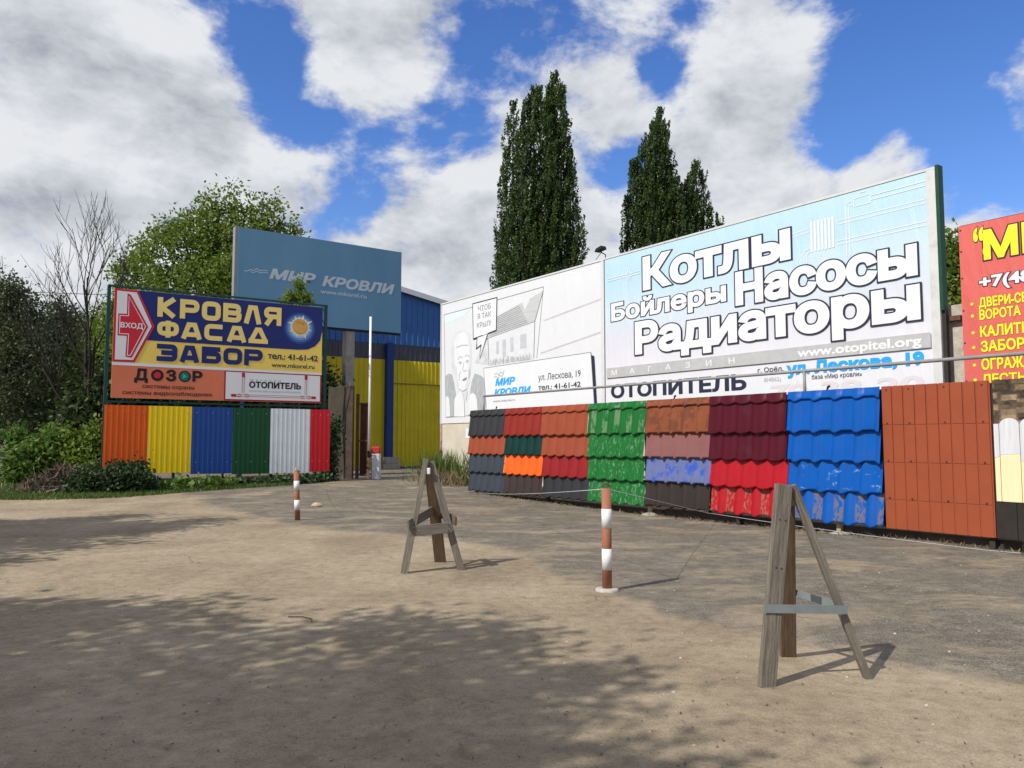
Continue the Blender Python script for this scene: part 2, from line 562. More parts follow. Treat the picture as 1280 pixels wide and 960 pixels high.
def ground_material():
    m = bpy.data.materials.new('dry_dirt_and_worn_asphalt')
    m.use_nodes = True
    nt = m.node_tree; N, L = nt.nodes.new, nt.links.new
    bs = nt.nodes['Principled BSDF']
    bs.inputs['Roughness'].default_value = 0.95
    bs.inputs['Specular IOR Level'].default_value = 0.15
    tc = N('ShaderNodeTexCoord')

    def nz(sc, det=8, ro=0.6, dist=0.0, vec=None):
        n = N('ShaderNodeTexNoise')
        n.inputs['Scale'].default_value = sc; n.inputs['Detail'].default_value = det
        n.inputs['Roughness'].default_value = ro; n.inputs['Distortion'].default_value = dist
        L(vec or tc.outputs['Object'], n.inputs['Vector'])
        return n.outputs[0]

    def ramp(v, stops):
        r = N('ShaderNodeValToRGB')
        e = r.color_ramp.elements
        while len(e) < len(stops): e.new(0.5)
        for k, (p, c) in enumerate(stops):
            e[k].position = p
            e[k].color = (*c, 1) if isinstance(c, tuple) else (c, c, c, 1)
        L(v, r.inputs[0])
        return r.outputs[0]

    def mix(f, a, b, mode='MIX'):
        x = N('ShaderNodeMix'); x.data_type = 'RGBA'; x.blend_type = mode
        if isinstance(f, float): x.inputs[0].default_value = f
        else: L(f, x.inputs[0])
        for s, q in ((6, a), (7, b)):
            if isinstance(q, tuple): x.inputs[s].default_value = (*q, 1)
            else: L(q, x.inputs[s])
        return x.outputs[2]

    dirt = ramp(nz(0.55, 9, .62, .4), [(.3, (.20, .158, .105)), (.5, (.272, .219, .148)), (.72, (.35, .288, .203))])
    grit = ramp(nz(75, 4, .75), [(.30, .55), (.47, .97), (.7, 1.2)])
    dirt = mix(1.0, dirt, grit, 'MULTIPLY')
    mid = ramp(nz(7, 7, .75), [(.32, .72), (.5, 1.0), (.68, 1.2)])
    tk = N('ShaderNodeAttribute'); tk.attribute_name = 'track'
    tkn = ramp(nz(1.6, 6, .6), [(.35, .15), (.65, 1.0)])
    tkm = N('ShaderNodeMath'); tkm.operation = 'MULTIPLY'; L(tk.outputs['Fac'], tkm.inputs[0]); L(tkn, tkm.inputs[1])
    dirt = mix(tkm.outputs[0], dirt, (.37, .305, .215))
    asp = ramp(nz(2.2, 8, .65), [(.3, (.104, .090, .072)), (.55, (.145, .126, .10)), (.75, (.205, .178, .14))])
    grit2 = ramp(nz(85, 3, .85), [(.37, .30), (.5, 1.0), (.62, 1.9)])
    asp = mix(1.0, asp, grit2, 'MULTIPLY')
    at = N('ShaderNodeAttribute'); at.attribute_name = 'asphalt'
    # sand drifted over the asphalt in streaks
    mp = N('ShaderNodeMapping'); mp.inputs['Scale'].default_value = (.7, 1.2, 1); mp.inputs['Rotation'].default_value = (0, 0, .15)
    L(tc.outputs['Object'], mp.inputs[0])
    sand = ramp(nz(.9, 10, .7, .6, mp.outputs[0]), [(.50, 1.0), (.60, .25)])
    mm = N('ShaderNodeMath'); mm.operation = 'MULTIPLY'
    L(at.outputs['Fac'], mm.inputs[0]); L(sand, mm.inputs[1])
    col = mix(mm.outputs[0], dirt, asp)
    col = mix(1.0, col, mid, 'MULTIPLY')
    # darker damp blotches, scattered bits of litter, a few hairline cracks
    blot = ramp(nz(1.3, 6, .55, .3), [(.60, 0.0), (.78, .35)])
    col = mix(blot, col, (.14, .115, .088))
    bits = ramp(nz(13, 5, .75), [(.73, 0.0), (.77, .5)])
    col = mix(bits, col, (.07, .055, .04))
    pale = ramp(nz(21, 4, .7), [(.72, 0.0), (.76, .55)])
    col = mix(pale, col, (.34, .29, .22))
    vo = N('ShaderNodeTexVoronoi'); vo.feature = 'DISTANCE_TO_EDGE'; vo.inputs['Scale'].default_value = .42
    mp3 = N('ShaderNodeMapping')
    wv = N('ShaderNodeTexNoise'); wv.inputs['Scale'].default_value = 1.1; wv.inputs['Detail'].default_value = 8
    L(tc.outputs['Object'], wv.inputs['Vector'])
    ad = N('ShaderNodeVectorMath'); ad.operation = 'MULTIPLY_ADD'
    L(wv.outputs['Color'], ad.inputs[0]); ad.inputs[1].default_value = (1.4, 1.4, 0); L(tc.outputs['Object'], ad.inputs[2])
    L(ad.outputs[0], vo.inputs['Vector'])
    crk = ramp(vo.outputs['Distance'], [(.0, .7), (.007, 0.0)])
    gate = ramp(nz(.35, 3), [(.54, 0.0), (.62, 1.0)])
    cm = mix(1.0, crk, gate, 'MULTIPLY')
    col = mix(cm, col, (.08, .065, .05))
    L(col, bs.inputs['Base Color'])
    b1 = N('ShaderNodeBump'); b1.inputs['Strength'].default_value = .5; b1.inputs['Distance'].default_value = .012
    L(nz(60, 6, .75), b1.inputs['Height'])
    b2 = N('ShaderNodeBump'); b2.inputs['Strength'].default_value = .5; b2.inputs['Distance'].default_value = .06
    L(nz(3.0, 5, .6), b2.inputs['Height'])
    L(b2.outputs[0], b1.inputs['Normal'])
    L(b1.outputs[0], bs.inputs['Normal'])
    return m


def build_ground():
    xs = np.concatenate([[-700, -300, -120, -60, -40, -30, -24], np.arange(-20, 16, .15), [18, 24, 32, 60, 120, 300, 700]])
    ys = np.concatenate([[-700, -300, -100, -40, -15, -5, 0], np.arange(2.0, 14, .1), np.arange(14, 36, .3), [38, 42, 48, 60, 120, 300, 800]])
    nx, ny = len(xs), len(ys)
    vs = [(x, y, ground_z(x, y)) for y in ys for x in xs]
    fs = [(j * nx + i, j * nx + i + 1, (j + 1) * nx + i + 1, (j + 1) * nx + i) for j in range(ny - 1) for i in range(nx - 1)]
    me = bpy.data.meshes.new('ground'); me.from_pydata(vs, [], fs)
    at = me.attributes.new('asphalt', 'FLOAT', 'POINT')
    at.data.foreach_set('value', [asphalt(v[0], v[1]) for v in vs])
    PTH = [(-4.6, 32), (-4.0, 24), (-2.6, 17), (-2.4, 11), (-3.2, 6), (-4.5, 2)]
    def track(x, y):
        px_ = np.interp(-y, [-p[1] for p in PTH], [p[0] for p in PTH])
        d = min(abs(x - px_ - .85), abs(x - px_ + .85), abs(x - px_ + 3.4), abs(x - px_ + 5.0))
        return .45 * max(0, 1 - d / .38) if 1 < y < 33 else 0
    at = me.attributes.new('track', 'FLOAT', 'POINT')
    at.data.foreach_set('value', [track(v[0], v[1]) for v in vs])
    me.polygons.foreach_set('use_smooth', [True] * len(me.polygons))
    o = link('ground', me, ground_material())
    tag(o, 'bare sandy yard with worn grey asphalt towards the roofing display', 'ground', kind='structure')


build_ground()

# ------------------------------------------------------------------ shared materials
MAT = dict(
    white_print=M('white_print', (.66, .67, .68), .55, .03, 1.2, dirt=((.55, .55, .54), .12, 1.4)),
    vinyl_blue=None,
    dark_print=M('dark_navy_print', (.022, .026, .05), .5, .05),
    grey_line=M('grey_line_print', (.22, .23, .25), .6, .05),
    pale_line=M('pale_grey_print', (.58, .60, .62), .6, .04),
    mid_grey=M('mid_grey_print', (.36, .38, .39), .6, .25, 9, stretch=(3, 1, .5)),
    strip_grey=M('grey_strip_print', (.42, .42, .42), .6, .08),
    cyan=M('cyan_print', (.02, .33, .78), .5, .05),
    black=M('black_print', (.015, .015, .017), .5, .05),
    pink_faint=M('faded_pink_print', (.60, .555, .565), .6, .03),
    steel=M('galvanised_steel', (.42, .43, .44), .45, .15, 14, metal=.6),
    grey_paint=M('grey_paint', (.24, .24, .24), .5, .12, 8, dirt=((.2, .15, .11), .15, 6)),
    green_paint=M('dark_green_paint', (.012, .055, .05), .5, .2, 8),
    green_edge=M('green_edge_paint', (.01, .06, .03), .5, .15),
    concrete=M('rough_concrete', (.30, .275, .235), .95, .22, 3.5, bump=.5, bscale=22, dirt=((.12, .105, .085), .3, 2.5)),
    rust=M('rusty_steel', (.12, .06, .04), .9, .35, 9, bump=.2),
    dark_metal=M('dark_brown_steel', (.035, .028, .024), .8, .25, 7),
    wood=M('weathered_grey_wood', (.19, .165, .13), .9, .38, 7, bump=.7, bscale=26, stretch=(9, 9, .5), dirt=((.06, .047, .034), .42, 4.5)),
    wood_brown=M('weathered_brown_wood', (.135, .092, .058), .9, .4, 5, bump=.45, bscale=24, stretch=(8, 8, .7), dirt=((.05, .035, .025), .35, 2)),
    plaster=M('beige_plaster', (.52, .47, .38), .95, .1, 2.5, bump=.25, bscale=30, dirt=((.33, .28, .21), .25, 1.3)),
    wire=M('pale_wire', (.45, .45, .46), .5, .1),
    bark=M('bark', (.045, .036, .028), .95, .3, 12, bump=.5, bscale=18, stretch=(3, 3, .6)),
    bark_grey=M('grey_bark', (.032, .027, .023), .95, .3, 12, bump=.5, bscale=18, stretch=(3, 3, .6)),
)

# ------------------------------------------------------------------ the lines the yard's boards stand on
# each line: origin on the ground, direction to the right (seen from the yard)
def line(ox, oy, dx, dy):
    d = Vector((dx, dy, 0)).normalized()
    return dict(o=Vector((ox, oy, 0)), d=d, n=Vector((-d.y, d.x, 0)), rz=math.atan2(d.y, d.x))


LA = line(7.0777, 11.7671, .58371, -.81196)       # roofing display
LB = line(9.1076, 13.2264, .58371, -.81196)       # billboards behind it
LL = line(-12.4314, 24.0, .84491, .53491)         # entrance sign
LU = line(-10.7229, 30.0, .80915, .58760)         # raised blue billboard
LW = line(-5.9401, 42.0, .83689, .54737)          # warehouse front


def on(ln, s, y=0.0, z=0.0):
    p = ln['o'] + ln['d'] * s + ln['n'] * y
    return Vector((p.x, p.y, z))


class Board:
    """a thing standing on a line; geometry is given as (s, depth, z) along that line"""
    def __init__(self, name, label, cat, ln, s0, group=None):
        self.ln, self.s0 = ln, s0
        self.root = thing(name, label, cat, on(ln, s0), ln['rz'], group)
        self.lay = 0

    def X(self, pts): return [(p[0] - self.s0, p[1]) for p in pts]
    def box(self, name, mat, s0, s1, y0, y1, z0, z1, bevel=0.0, parent=None):
        return MB().box(s0 - self.s0, s1 - self.s0, y0, y1, z0, z1).build(name, mat, parent or self.root, bevel)
    def poly(self, name, pts, y, mat): return poly(name, self.X(pts), y, mat, self.root)
    def text(self, body, s0, s1, *a, **k): return text(body, s0 - self.s0, s1 - self.s0, *a, parent=self.root, **k)
    def wide(self, body, s0, s1, *a, **k): return wide_text(body, s0 - self.s0, s1 - self.s0, *a, parent=self.root, **k)
    def strokes(self, name, lst, t, y, mat):
        return strokes(name, [[(p if p == 'c' else (p[0] - self.s0, p[1])) for p in l] for l in lst], t, y, mat, self.root)


def circle(cx, cz, r, n=32, rz=None):
    return [(cx + r * math.cos(2 * math.pi * k / n), cz + (rz or r) * math.sin(2 * math.pi * k / n)) for k in range(n)]


# ------------------------------------------------------------------ warehouse
def corrugated(s0, s1, z0, z1, pitch, depth, y=0.0, flat=.55, ztop=None, zfun=None):
    """trapezoid sheet from s0 to s1; ztop(s) gives a sloping top"""
    prof = [(0, 0), (flat * .5, 0), (flat * .5 + .1, -1), (flat * .5 + .35, -1), (flat * .5 + .45, 0), (1, 0)]
    m = MB(); row = []
    n = int(math.ceil((s1 - s0) / pitch))
    for i in range(n):
        for u, q in prof[:-1]:
            s = s0 + (i + u) * pitch
            if s <= s1: row.append((s, y + q * depth))
    row.append((s1, y))
    vs = []
    for s, yy in row:
        vs.append((s, yy, z0)); vs.append((s, yy, ztop(s) if ztop else z1))
    for s, yy in row:
        vs.append((s, yy + .004, z0)); vs.append((s, yy + .004, ztop(s) if ztop else z1))
    k = 2 * len(row)
    fs = [(2 * i, 2 * i + 2, 2 * i + 3, 2 * i + 1) for i in range(len(row) - 1)]
    fs += [(k + 2 * i, k + 2 * i + 1, k + 2 * i + 3, k + 2 * i + 2) for i in range(len(row) - 1)]
    fs += [(2 * i, k + 2 * i, k + 2 * i + 2, 2 * i + 2) for i in range(len(row) - 1)]
    m.add(vs, fs)
    return m


def build_warehouse():
    b = Board('warehouse', 'long warehouse with yellow doors below and blue cladding under the roof', 'warehouse', LW, -2.5)
    X = lambda s: s + 2.5
    yellow = M('yellow_sheet', (.50, .40, .012), .5, .08, 1.5, dirt=((.30, .22, .03), .2, 1.2))
    blue = M('blue_sheet', (.035, .115, .33), .5, .08, 1.5)
    dark = M('dark_glazing_band', (.05, .055, .075), .35, .3, 3, stretch=(4, 1, .4))
    trim = M('roof_trim', (.55, .57, .60), .5, .08)
    roofz = lambda x: 9.70 - .186 * abs(x - X(-.06) + 2.3) + .43
    s0, s1 = -9.4, 4.75
    MB().box(X(s0), X(s1), .02, 26, .05, 9.0).build('wall', blue, b.root)
    corrugated(X(s0), X(s1), 6.77, 9, .33, .04, -.02, ztop=lambda x: roofz(x) - .02).build('upper_cladding', blue, b.root)
    b.box('glazing_band', dark, s0, s1, -.012, .02, 5.93, 6.77)
    m = MB()
    for i in range(46): m.box(X(s0) + .31 * i, X(s0) + .31 * i + .03, -.03, -.012, 5.93, 6.77)
    m.build('glazing_bar', M('glazing_bar', (.07, .075, .09), .6), b.root)
    corrugated(X(s0), X(-.95), .1, 5.93, .30, .035, -.02).build('lower_cladding', yellow, b.root)
    corrugated(X(-.55), X(2.46), 4.70, 5.93, .25, .03, -.02).build('lintel_panel', yellow, b.root)
    d = corrugated(X(-.55), X(2.46), .28, 4.66, .25, .03, -.05).build('door', yellow, b.root)
    MB().box(X(-.5), X(2.46), -.1, -.03, 4.655, 4.70).build('door_rail', M('door_rail', (.16, .13, .02), .6), d)
    corrugated(X(2.6), X(s1), .1, 5.93, .25, .03, -.02).build('lower_cladding', yellow, b.root)
    b.box('door_post', M('pale_pink_post', (.36, .29, .24), .9, .2), 2.46, 2.6, -.08, .02, .2, 5.2)
    b.box('column', M('blue_column', (.012, .035, .16), .5, .1), -.95, -.57, -.35, -.03, .78, 6.8, .01)
    # gable roof running back
    xm, zm = X(-2.36), 10.13
    xl, xr = X(s0) - .3, X(s1) + .3
    zl, zr = zm - .186 * (xm - xl), zm - .186 * (xr - xm)
    MB().prism([(xl, zl), (xm, zm), (xr, zr), (xr, zr + .12), (xm, zm + .12), (xl, zl + .12)], -.25, 26.2).build('roof', M('roof_sheet', (.25, .27, .30), .5), b.root)
    MB().prism([(xl, zl - .12), (xm, zm - .12), (xr, zr - .12), (xr, zr + .16), (xm, zm + .16), (xl, zl + .16)], -.32, -.255).build('roof_trim', trim, b.root)


build_warehouse()

# blocks under the blue column and in front of the door
def crate_blocks():
    for k, (s, y, w, d, z0, z1, lab) in enumerate([(-.78, -.35, .95, .7, .1, .45, 'lower grey concrete block under the blue warehouse column'),
                                                    (-.74, -.3, .8, .55, .452, .8, 'upper grey concrete block under the blue warehouse column')]):
        p = on(LW, s, y)
        o = MB().box(-w / 2, w / 2, -d / 2, d / 2, 0, z1 - z0).build('concrete_block', MAT['concrete'], None, .02)
        o.location = (p.x, p.y, z0); o.rotation_euler = (0, 0, LW['rz'] + .1 * k)
        tag(o, lab, 'block', 'blocks under the warehouse column')
    p = on(LW, 1.0, -1.5)
    o = MB().tube([(-.62, 0, .1), (-.5, 0, .14), (.55, 0, .14), (.68, 0, .1)], [.09, .14, .14, .08], 10).build('rubber_bumper', M('black_rubber', (.012, .012, .013), .9), None, 0, True)
    o.location = (p.x, p.y, .15); o.rotation_euler = (0, 0, LW['rz'])
    tag(o, 'dark low object lying on the ground before the yellow door', 'bumper')


crate_blocks()


# ------------------------------------------------------------------ concrete gate pier, gate and raised barrier
def gate_area():
    p = Vector((-6.95, 29.9, 0))
    t = thing('gate_pier', 'stained concrete gate wall with peeling white paint beside the red sheet', 'wall', p)
    pier = M('peeling_concrete', (.085, .072, .056), .95, .3, 2.2, bump=.5, bscale=14, stretch=(1.4, 1.4, .5), scuff=((.42, .39, .34), .60, 1.1, (1.2, 1.2, .45)), dirt=((.06, .055, .045), .4, 1.8))
    m = MB().prism([(0.0, .1), (.68, .1), (.69, 3.66), (.5, 3.72), (.2, 3.64), (.0, 3.70)], -.12, .14)
    m.build('wall', pier, t, .02)
    m = MB().box(.70, .95, -.2, .1, .1, 3.72)
    m.build('post', M('pinkish_post', (.085, .062, .05), .95, .25, 4, bump=.4), t, .015)
    g = thing('yard_gate', 'dark reddish brown steel gate leaf standing open beside the concrete pier', 'gate', (-5.95, 30.1, 0))
    MB().box(.0, .12, -.06, .06, .15, 3.42).build('gate_post', MAT['rust'], g, .01)
    MB().box(.16, .44, -.02, .02, .3, 3.05).build('panel', M('oxide_red_panel', (.062, .026, .02), .8, .25, 5), g, .004)
    for z in (.32, 1.6, 3.02): MB().box(.13, .46, -.05, -.022, z, z + .06).build('rail', MAT['rust'], g)
    MB().box(.455, .53, -.05, .05, .2, 3.08).build('gate_frame', M('pale_rust', (.20, .12, .085), .9, .3, 6), g, .006)
    b = thing('boom_barrier', 'raised white boom barrier with a red and white cabinet', 'barrier', (-5.13, 29.8, .15))
    MB().box(-.13, .17, -.16, .16, 0, 1.0).build('cabinet', M('white_cabinet', (.50, .50, .52), .5, .08, dirt=((.25, .22, .2), .2, 3)), b, .02)
    MB().box(-.135, .175, -.165, .165, 1.0, 1.26).build('cabinet_top', M('red_cabinet', (.42, .03, .025), .5, .1), b, .04)
    MB().box(-.16, -.132, -.1, .1, .0, 1.2).build('side_plate', M('dark_red_plate', (.07, .02, .02), .6), b)
    MB().tube([(-.26, 0, .9), (-.26, 0, 6.2)], .042, 12).build('boom', M('white_boom', (.72, .72, .74), .45, .05), b, 0, True)
    MB().box(-.31, -.165, -.05, .05, .85, 1.1).build('boom_clamp', MAT['dark_metal'], b, .01)


gate_area()


# ------------------------------------------------------------------ raised blue billboard
def blue_billboard():
    b = Board('billboard', 'raised faded blue billboard on a concrete column above the entrance sign', 'billboard', LU, 3.6)
    face = M('faded_blue_vinyl', (.115, .25, .385), .6, .10, .5, stretch=(1.2, 1, .35), dirt=((.17, .25, .33), .25, .5))
    b.box('face', face, .12, 7.2, -.06, 0, 6.32, 9.9)
    b.box('frame', M('grey_edge', (.22, .23, .25), .5), .0, .11, -.03, .25, 6.28, 9.92)
    b.box('frame', M('grey_edge', (.22, .23, .25), .5), .12, 7.24, .01, .22, 9.86, 9.93)
    b.box('frame', MAT['dark_metal'], .12, 7.24, .01, .22, 6.25, 6.32)
    b.box('column', MAT['concrete'], 4.70, 5.10, .06, .45, .1, 6.25, .03)
    b.box('brace', MAT['dark_metal'], .12, 7.2, .24, .4, 7.2, 7.35)
    b.box('brace', MAT['dark_metal'], .12, 7.2, .24, .4, 8.9, 9.05)
    b.box('back_panel', M('back_sheet', (.2, .21, .22), .6), .12, 7.2, .41, .44, 6.4, 9.8)
    pale = M('pale_letter_print', (.47, .53, .58), .6, .06, dirt=((.30, .38, .46), .2, 2))
    b.text('МИР', 1.35, 3.28, 8.03, .40, -.064, pale, bold=.045, shear=.22)
    b.text('КРОВЛИ', 3.55, 6.88, 7.99, .42, -.064, pale, bold=.045, shear=.22)
    b.text('www.mkorel.ru', 3.49, 5.54, 7.68, .17, -.064, pale, bold=.012)
    w = [(.36, 8.2), (.5, 8.22), (.62, 8.3), (.72, 8.26), (.86, 8.37), (.98, 8.28), (1.08, 8.33), (1.3, 8.33)]
    b.strokes('wave_logo', [rounded(w, .05), rounded([(x, z - .09) for x, z in w[2:]], .05)], .028, -.064, pale)


blue_billboard()


# ------------------------------------------------------------------ entrance sign with the colour sheets
def entrance_sign():
    b = Board('entrance_sign', 'navy and yellow roofing sign with a red entrance arrow', 'sign', LL, 3.5)
    gp = MAT['green_paint']
    for s in (.03, 6.93):
        b.box('post', gp, s - .05, s + .05, .06, .16, .05, 6.42)
    b.box('post', M('blue_post', (.05, .12, .3), .5), 4.05, 4.15, .06, .16, .05, 6.3)
    b.box('post', gp, 2.0, 2.08, .06, .16, .05, 6.3)
    b.box('rail', gp, .0, 6.97, .0, .06, 6.38, 6.44)
    b.box('rail', gp, .0, 6.97, .04, .10, 2.80, 2.86)
    b.box('rail', gp, .0, 6.97, .04, .10, 4.9, 4.97)
    m = MB()
    for k in range(9):
        z = 6.35 - k * .42
        m.beam((6.80 - 3.5, .08, z), (6.92 - 3.5, .08, z - .25), .02, .02)
    m.box(6.775 - 3.5, 6.80 - 3.5, .06, .09, 2.9, 6.38)
    m.build('side_lattice', gp, b.root)
    b.box('face', M('yellow_print', (.74, .54, .11), .5, .04, 1.5), .17, 6.77, -.03, 0, 2.94, 6.33)
    navy = M('navy_print', (.012, .022, .13), .5, .06, 2)
    yel = M('letter_yellow_print', (.74, .57, .18), .5, .04)
    red = M('red_print', (.52, .02, .035), .5, .05)
    sal = M('salmon_print', (.60, .165, .085), .55, .06, 1.5)
    white = MAT['white_print']
    f = -.03
    corner = [(5.9, 4.77), (6.25, 4.80), (6.52, 4.93), (6.70, 5.15), (6.77, 5.5)]
    b.poly('navy_field', [(.83, 6.325), (.3, 4.775)] + corner + [(6.77, 6.325)], f - .004, navy)
    b.poly('salmon_field', [(.17, 2.945), (3.49, 2.945), (3.49, 3.95), (.17, 3.97)], f - .004, sal)
    b.poly('white_band', [(.17, 3.95), (6.77, 3.93), (6.77, 4.0), (.17, 4.05)], f - .007, white)
    b.poly('arrow_plate', [(.17, 6.33), (.83, 6.32), (1.33, 5.22), (.80, 4.06), (.17, 4.05)], f - .010, red)
    b.poly('arrow_plate_white', [(.24, 6.26), (.79, 6.25), (1.25, 5.22), (.75, 4.13), (.24, 4.12)], f - .013, white)
    ar = [(.53, 6.20), (.62, 6.17), (1.15, 5.20), (.71, 4.2), (.53, 4.22), (.55, 4.87), (.29, 4.87), (.29, 5.55), (.53, 5.56)]
    b.poly('arrow', ar, f - .016, red)
    b.strokes('arrow_line', [[(.53 + .045, 6.1), (1.07, 5.20), (.67, 4.27), (.585, 4.27), (.60, 4.93), (.34, 4.93), (.34, 5.49), (.58, 5.50), 'c']], .022, f - .019, white)
    b.text('ВХОД', .36, 1.0, 5.12, .16, f - .021, white, bold=.03)
    b.wide('КРОВЛЯ', 1.40, 5.32, 5.55, .63, .16, f - .008, yel)
    b.wide('ФАСАД', 1.41, 4.88, 4.90, .54, .15, f - .008, yel)
    b.wide('ЗАБОР', 1.42, 4.72, 4.14, .55, .155, f - .008, navy)
    b.text('тел.: 41-61-42', 4.89, 6.63, 4.40, .20, f - .008, MAT['dark_print'], bold=.03)
    b.text('www.mkorel.ru', 5.02, 6.51, 4.13, .15, f - .008, MAT['dark_print'], bold=.02)
    blk = MAT['black']
    b.text('Д', .80, 1.19, 3.50, .36, f - .008, blk, bold=.05)
    b.text('З', 1.71, 2.02, 3.51, .35, f - .008, blk, bold=.05)
    b.text('Р', 2.50, 2.81, 3.53, .33, f - .008, blk, bold=.05)
    for cx, col, tri in ((1.46, M('red_dot_print', (.55, .02, .03), .5), False), (2.27, M('green_disc_print', (.01, .13, .11), .5), True)):
        b.poly('round_letter', circle(cx, 3.685, .185, 28), f - .008, blk)
        b.poly('round_letter_dot', circle(cx, 3.685, .10 if not tri else .14, 24), f - .011, col)
        if tri: b.poly('play_mark', [(cx - .06, 3.60), (cx + .09, 3.685), (cx - .06, 3.77)], f - .014, M('bright_green_print', (.05, .35, .25), .5))
    dk = M('brown_black_print', (.06, .02, .015), .5)
    b.text('системы охраны', 1.04, 2.57, 3.27, .12, f - .008, dk, bold=.022)
    b.text('системы видеонаблюдения', .48, 3.11, 3.06, .12, f - .008, dk, bold=.022)
    b.poly('shop_plate_border', [(3.49, 2.945), (6.77, 2.945), (6.77, 3.95), (3.49, 3.95)], f - .004, M('dark_red_print', (.35, .015, .035), .5))
    b.poly('shop_plate', [(3.54, 3.0), (6.72, 3.0), (6.72, 3.89), (3.54, 3.9)], f - .0085, white)
    b.text('ОТОПИТЕЛЬ', 4.29, 6.05, 3.395, .205, f - .012, blk, bold=.045)
    b.text('МАГАЗИН', 4.33, 5.34, 3.625, .06, f - .012, MAT['grey_line'], spacing=2.2)
    b.text('отопление и водоснабжение', 4.29, 6.04, 3.26, .075, f - .012, M('pale_blue_print', (.25, .42, .55), .5), bold=.006)
    dr = M('dark_red_print', (.35, .015, .035), .5)
    for s in (4.10, 6.22):
        b.poly('pipe_end', [(s - .05, 3.74), (s + .05, 3.74), (s + .05, 3.89), (s - .05, 3.89)], f - .012, dr)
    for s in (3.72, 6.42):
        b.poly('pipe_end', [(s, 3.08), (s + .16, 3.08), (s + .16, 3.17), (s, 3.17)], f - .012, dr)
    b.strokes('pipe_lines', [[(4.07, 3.74), (4.07, 3.2)], [(4.13, 3.74), (4.13, 3.2)], [(6.19, 3.74), (6.19, 3.2)], [(6.25, 3.74), (6.25, 3.2)],
                             [(3.88, 3.10), (6.42, 3.10)], [(3.88, 3.155), (6.42, 3.155)], circle(3.98, 3.13, .05, 12) + ['c'], circle(4.23, 3.13, .05, 12) + ['c'],
                             circle(6.10, 3.13, .05, 12) + ['c'], circle(6.34, 3.13, .05, 12) + ['c']], .014, f - .013, dr)
    # printed sun emblem
    cx, cz = 5.97, 5.58
    glow = [(.60, (.02, .05, .22)), (.53, (.05, .13, .36)), (.46, (.12, .25, .50)), (.39, (.30, .45, .62)), (.33, (.55, .62, .62))]
    for i, (r, c) in enumerate(glow):
        b.poly('sun_glow', circle(cx, cz - .06 * (r / .6), r * .92, 40), f - .006 - .0015 * i, M('sun_glow_%d' % i, c, .5, .02))
    star = []
    lens = [.34, .50, .33, .44, .36, .42, .33, .46, .35, .42, .34, .40, .33, .48, .36, .44]
    for k in range(32):
        a = 2 * math.pi * k / 32 + .1
        r = lens[k // 2] if k % 2 == 0 else .285
        star.append((cx + r * math.cos(a), cz + r * math.sin(a)))
    b.poly('sun_rays', star, f - .0155, M('sun_cream_print', (.68, .60, .40), .5))
    b.poly('sun_rim', circle(cx, cz, .262, 36), f - .018, M('sun_rim_print', (.25, .11, .03), .5))
    b.poly('sun_disc', circle(cx, cz, .248, 36), f - .0205, M('sun_ochre_print', (.55, .32, .08), .5))
    br = M('sun_rim_print', (.25, .11, .03), .5)
    b.strokes('sun_marks', [[(5.86, 5.70), (5.88, 5.74), (5.92, 5.72)], [(5.97, 5.76), (6.0, 5.72), (5.97, 5.68)], [(6.04, 5.68), (6.07, 5.72), (6.11, 5.69), (6.06, 5.63)]], .02, f - .0225, br)

    # fence of colour sheets under the sign
    t = Board('sample_fence', 'low fence of six corrugated sheets, orange to red, below the entrance sign', 'fence', LL, 3.5)
    cols = [('orange', (.62, .095, .008)), ('yellow', (.74, .52, .008)), ('blue', (.012, .055, .24)), ('dark green', (.006, .062, .022)), ('white', (.60, .64, .67)), ('red', (.50, .012, .022))]
    e = [(0, 1.24, .70, .65), (1.24, 2.525, .62, .55), (2.525, 3.80, .56, .53), (3.80, 5.03, .53, .53), (5.03, 6.40, .53, .55), (6.40, 7.12, .56, .58)]
    for (nm, c), (a, q, zl, zr) in zip(cols, e):
        o = corrugated(a - 3.5 + .004, q - 3.5, zl, 2.72, .155, .0045, -.02, flat=.5).build('sheet', M(nm.replace(' ', '_') + '_fence_sheet', c, .42, .06, 1.5, dirt=(tuple(x * .7 + .02 for x in c), .12, 1.2)), t.root)
        tag(o, nm + ' corrugated sheet')
        for zz in (2.53, .93):
            for q_ in (.12, .5, .88):
                xx = a - 3.5 + (q - a) * q_
                MB().tube([(xx, -.036, zz), (xx, -.026, zz)], .013, 7).build('screw', MAT['steel'], o)
    t.box('rail', gp, 0, 7.1, .0, .05, 2.5, 2.56)
    t.box('rail', gp, 0, 7.1, .0, .05, .9, .96)
    for s in (.4, 3.5, 6.6): t.box('post', gp, s, s + .06, .0, .06, .05, 2.6)


entrance_sign()


